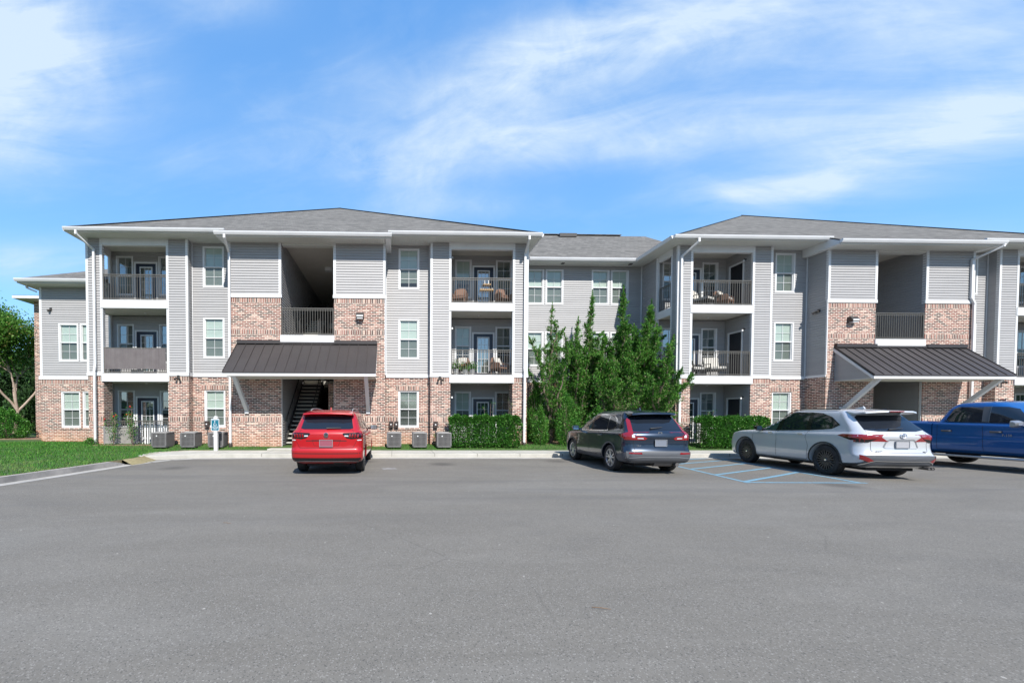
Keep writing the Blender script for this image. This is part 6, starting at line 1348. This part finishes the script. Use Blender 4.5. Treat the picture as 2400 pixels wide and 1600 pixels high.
# right wing balcony
def lounger(x, y, z, rz, label):
    t = thing('lounge_chair', label, 'lounge chair', (x, y, z), rz)
    mb = MB(); mb.box(-.32, .32, -.35, .35, .26, .31); mb.build('frame', M['blackmetal'], t, world=False)
    mb = MB(); mb.box(-.29, .29, -.33, .30, .312, .43); mb.build('seat_cushion', M['cushion'], t, world=False, bevel=.03)
    mb = MB(); mb.prism([(.22, .42), (.40, .92), (.50, .90), (.34, .40)], 'x', -.29, .29); mb.build('back_cushion', M['cushion'], t, world=False, bevel=.03)
    for s in (-1, 1):
        mb = MB(); mb.tube([(s*.33, -.34, 0), (s*.33, -.34, .55), (s*.33, .2, .58), (s*.33, .38, .3), (s*.33, .34, 0)], .018, 6); mb.build('armrest', M['blackmetal'], t, world=False)
    return t
lounger(14.35, 16.95, FZ2, R(-15), 'black framed patio chair with cream cushions on the right wing second floor balcony'); lounger(13.5, 17.15, FZ2, R(10), 'second cream cushioned patio chair near the door of that balcony')
lounger(13.75, 16.95, FZ3, R(25), 'patio chair with pale cushion low behind the top balcony railing'); wchair(14.75, 17.0, FZ3, R(30), 'woven chair with draped white cloth on the top balcony of the right wing')
t = thing('patio_table', 'low black metal table between the chairs on the top right balcony', 'table', (14.25, 17.15, FZ3)); mb = MB(); mb.lathe([(0, .5), (.32, .5), (.32, .53), (0, .53)], 20, 'z', (14.25, 17.15, FZ3)); mb.build('tabletop', M['blackmetal'], t)
for a in range(4): mb = MB(); c_ = (14.25+.2*math.cos(a*1.57), 17.15+.2*math.sin(a*1.57)); mb.tube([(c_[0], c_[1], FZ3), (c_[0], c_[1], FZ3+.5)], .014, 6); mb.build('leg', M['blackmetal'], t)
t = thing('rolled_umbrella', 'rolled pale patio umbrella leaning by the wall of the top balcony', 'umbrella', (14.05, 17.4, FZ3)); mb = MB(); mb.tube([(14.05, 17.4, FZ3), (14.05, 17.4, FZ3+1.45)], .015, 6); mb.build('pole', M['blackmetal'], t); mb = MB(); mb.lathe([(.03, .45), (.075, .6), (.085, .95), (.04, 1.3), (0, 1.35)], 12, 'z', (14.05, 17.4, FZ3)); mb.build('canopy', M['lens'], t, smooth=True)
# privacy screen on the left wing's second floor balcony
mb = MB(); x0, x1, n = -12.12, -9.60, 60
for k in range(n):
    a, b_ = x0+(x1-x0)*k/n, x0+(x1-x0)*(k+1)/n; ya = YP-.012+.005*math.sin(k*.9)+.003*math.sin(k*2.3); yb = YP-.012+.005*math.sin((k+1)*.9)+.003*math.sin((k+1)*2.3); s0, s1 = .012*math.sin(k/n*math.pi), .012*math.sin((k+1)/n*math.pi)
    mb.face([(a, ya, F2+.17+s0), (b_, yb, F2+.17+s1), (b_, yb-.002, F2+1.04-s1), (a, ya-.002, F2+1.04-s0)])
o = mb.build('privacy_screen', M['fabric'], None); m_ = o.modifiers.new('solid', 'SOLIDIFY'); m_.thickness = .006; tag(o, 'mauve grey fabric privacy screen tied to the left wing middle balcony railing', 'privacy screen')
t = thing('pallet_planter', 'white slatted crate seen below the privacy screen', 'crate', (-10.95, 16.75, FZ2))
for k in range(6): mb = MB(); mb.box(-11.2+k*.09, -11.13+k*.09, 16.6, 16.63, FZ2, FZ2+.16); mb.build('slat', M['signwhite'], t)
mb = MB(); mb.box(-11.22, -10.66, 16.635, 16.9, FZ2, FZ2+.05); mb.build('base', M['signwhite'], t)
# patio boards and furniture on the ground floor left
mb = MB(); x0, x1 = -12.18, -10.80
t = thing('board_screen', 'weathered grey board panel fixed to the left half of the patio railing', 'panel', (-11.5, 16.38, .25))
mb.box(x0, x1, 16.375, 16.395, .32, 1.02); mb.build('boards', noisy('weathered boards', (.20, .195, .18), (.30, .285, .26), 5, .9), t)
[MB().box(a, b_, 16.36, 16.374, c_, d_).build('edge_strip', M['accap'], t) for a, b_, c_, d_ in ((x0-.02, x0+.03, .28, 1.05), (x1-.03, x1+.02, .28, 1.05))]; mb = MB(); mb.box(x0, x1, 16.355, 16.373, 1.0, 1.04); mb.build('top_rail', M['accap'], t)
t = thing('white_lattice', 'white picket panel standing behind the right half of the patio railing', 'picket panel', (-10.3, 16.6, .25)); mb = MB()
for k in range(9): mb.box(-10.85+k*.145, -10.75+k*.145, 16.62, 16.64, .3, 1.1+.03*(k % 2))
mb.build('pickets', M['signwhite'], t); mb = MB(); mb.box(-10.9, -9.6, 16.645, 16.665, .5, .56); mb.build('crossbar', M['signwhite'], t)
# litter and small stones on the asphalt
M['leaflit'] = mat('dry leaf', (.20, .11, .05), .8)
for i, (x, y, lb) in enumerate(((1.55, 2.95, 'long brown twig lying on the asphalt right of centre'), (-2.4, 5.4, 'pale leaf lying alone on the asphalt at the lower left'))):
    mb = MB(); mb.tube([(x, y, .008), (x+.06, y-.03, .016), (x+.13, y-.04, .008)], [.002, .0025, .0015], 5); o = mb.build('twig' if i == 0 else 'dry_leaf', M['leaflit'], None); tag(o, lb, 'twig' if i == 0 else 'leaf')
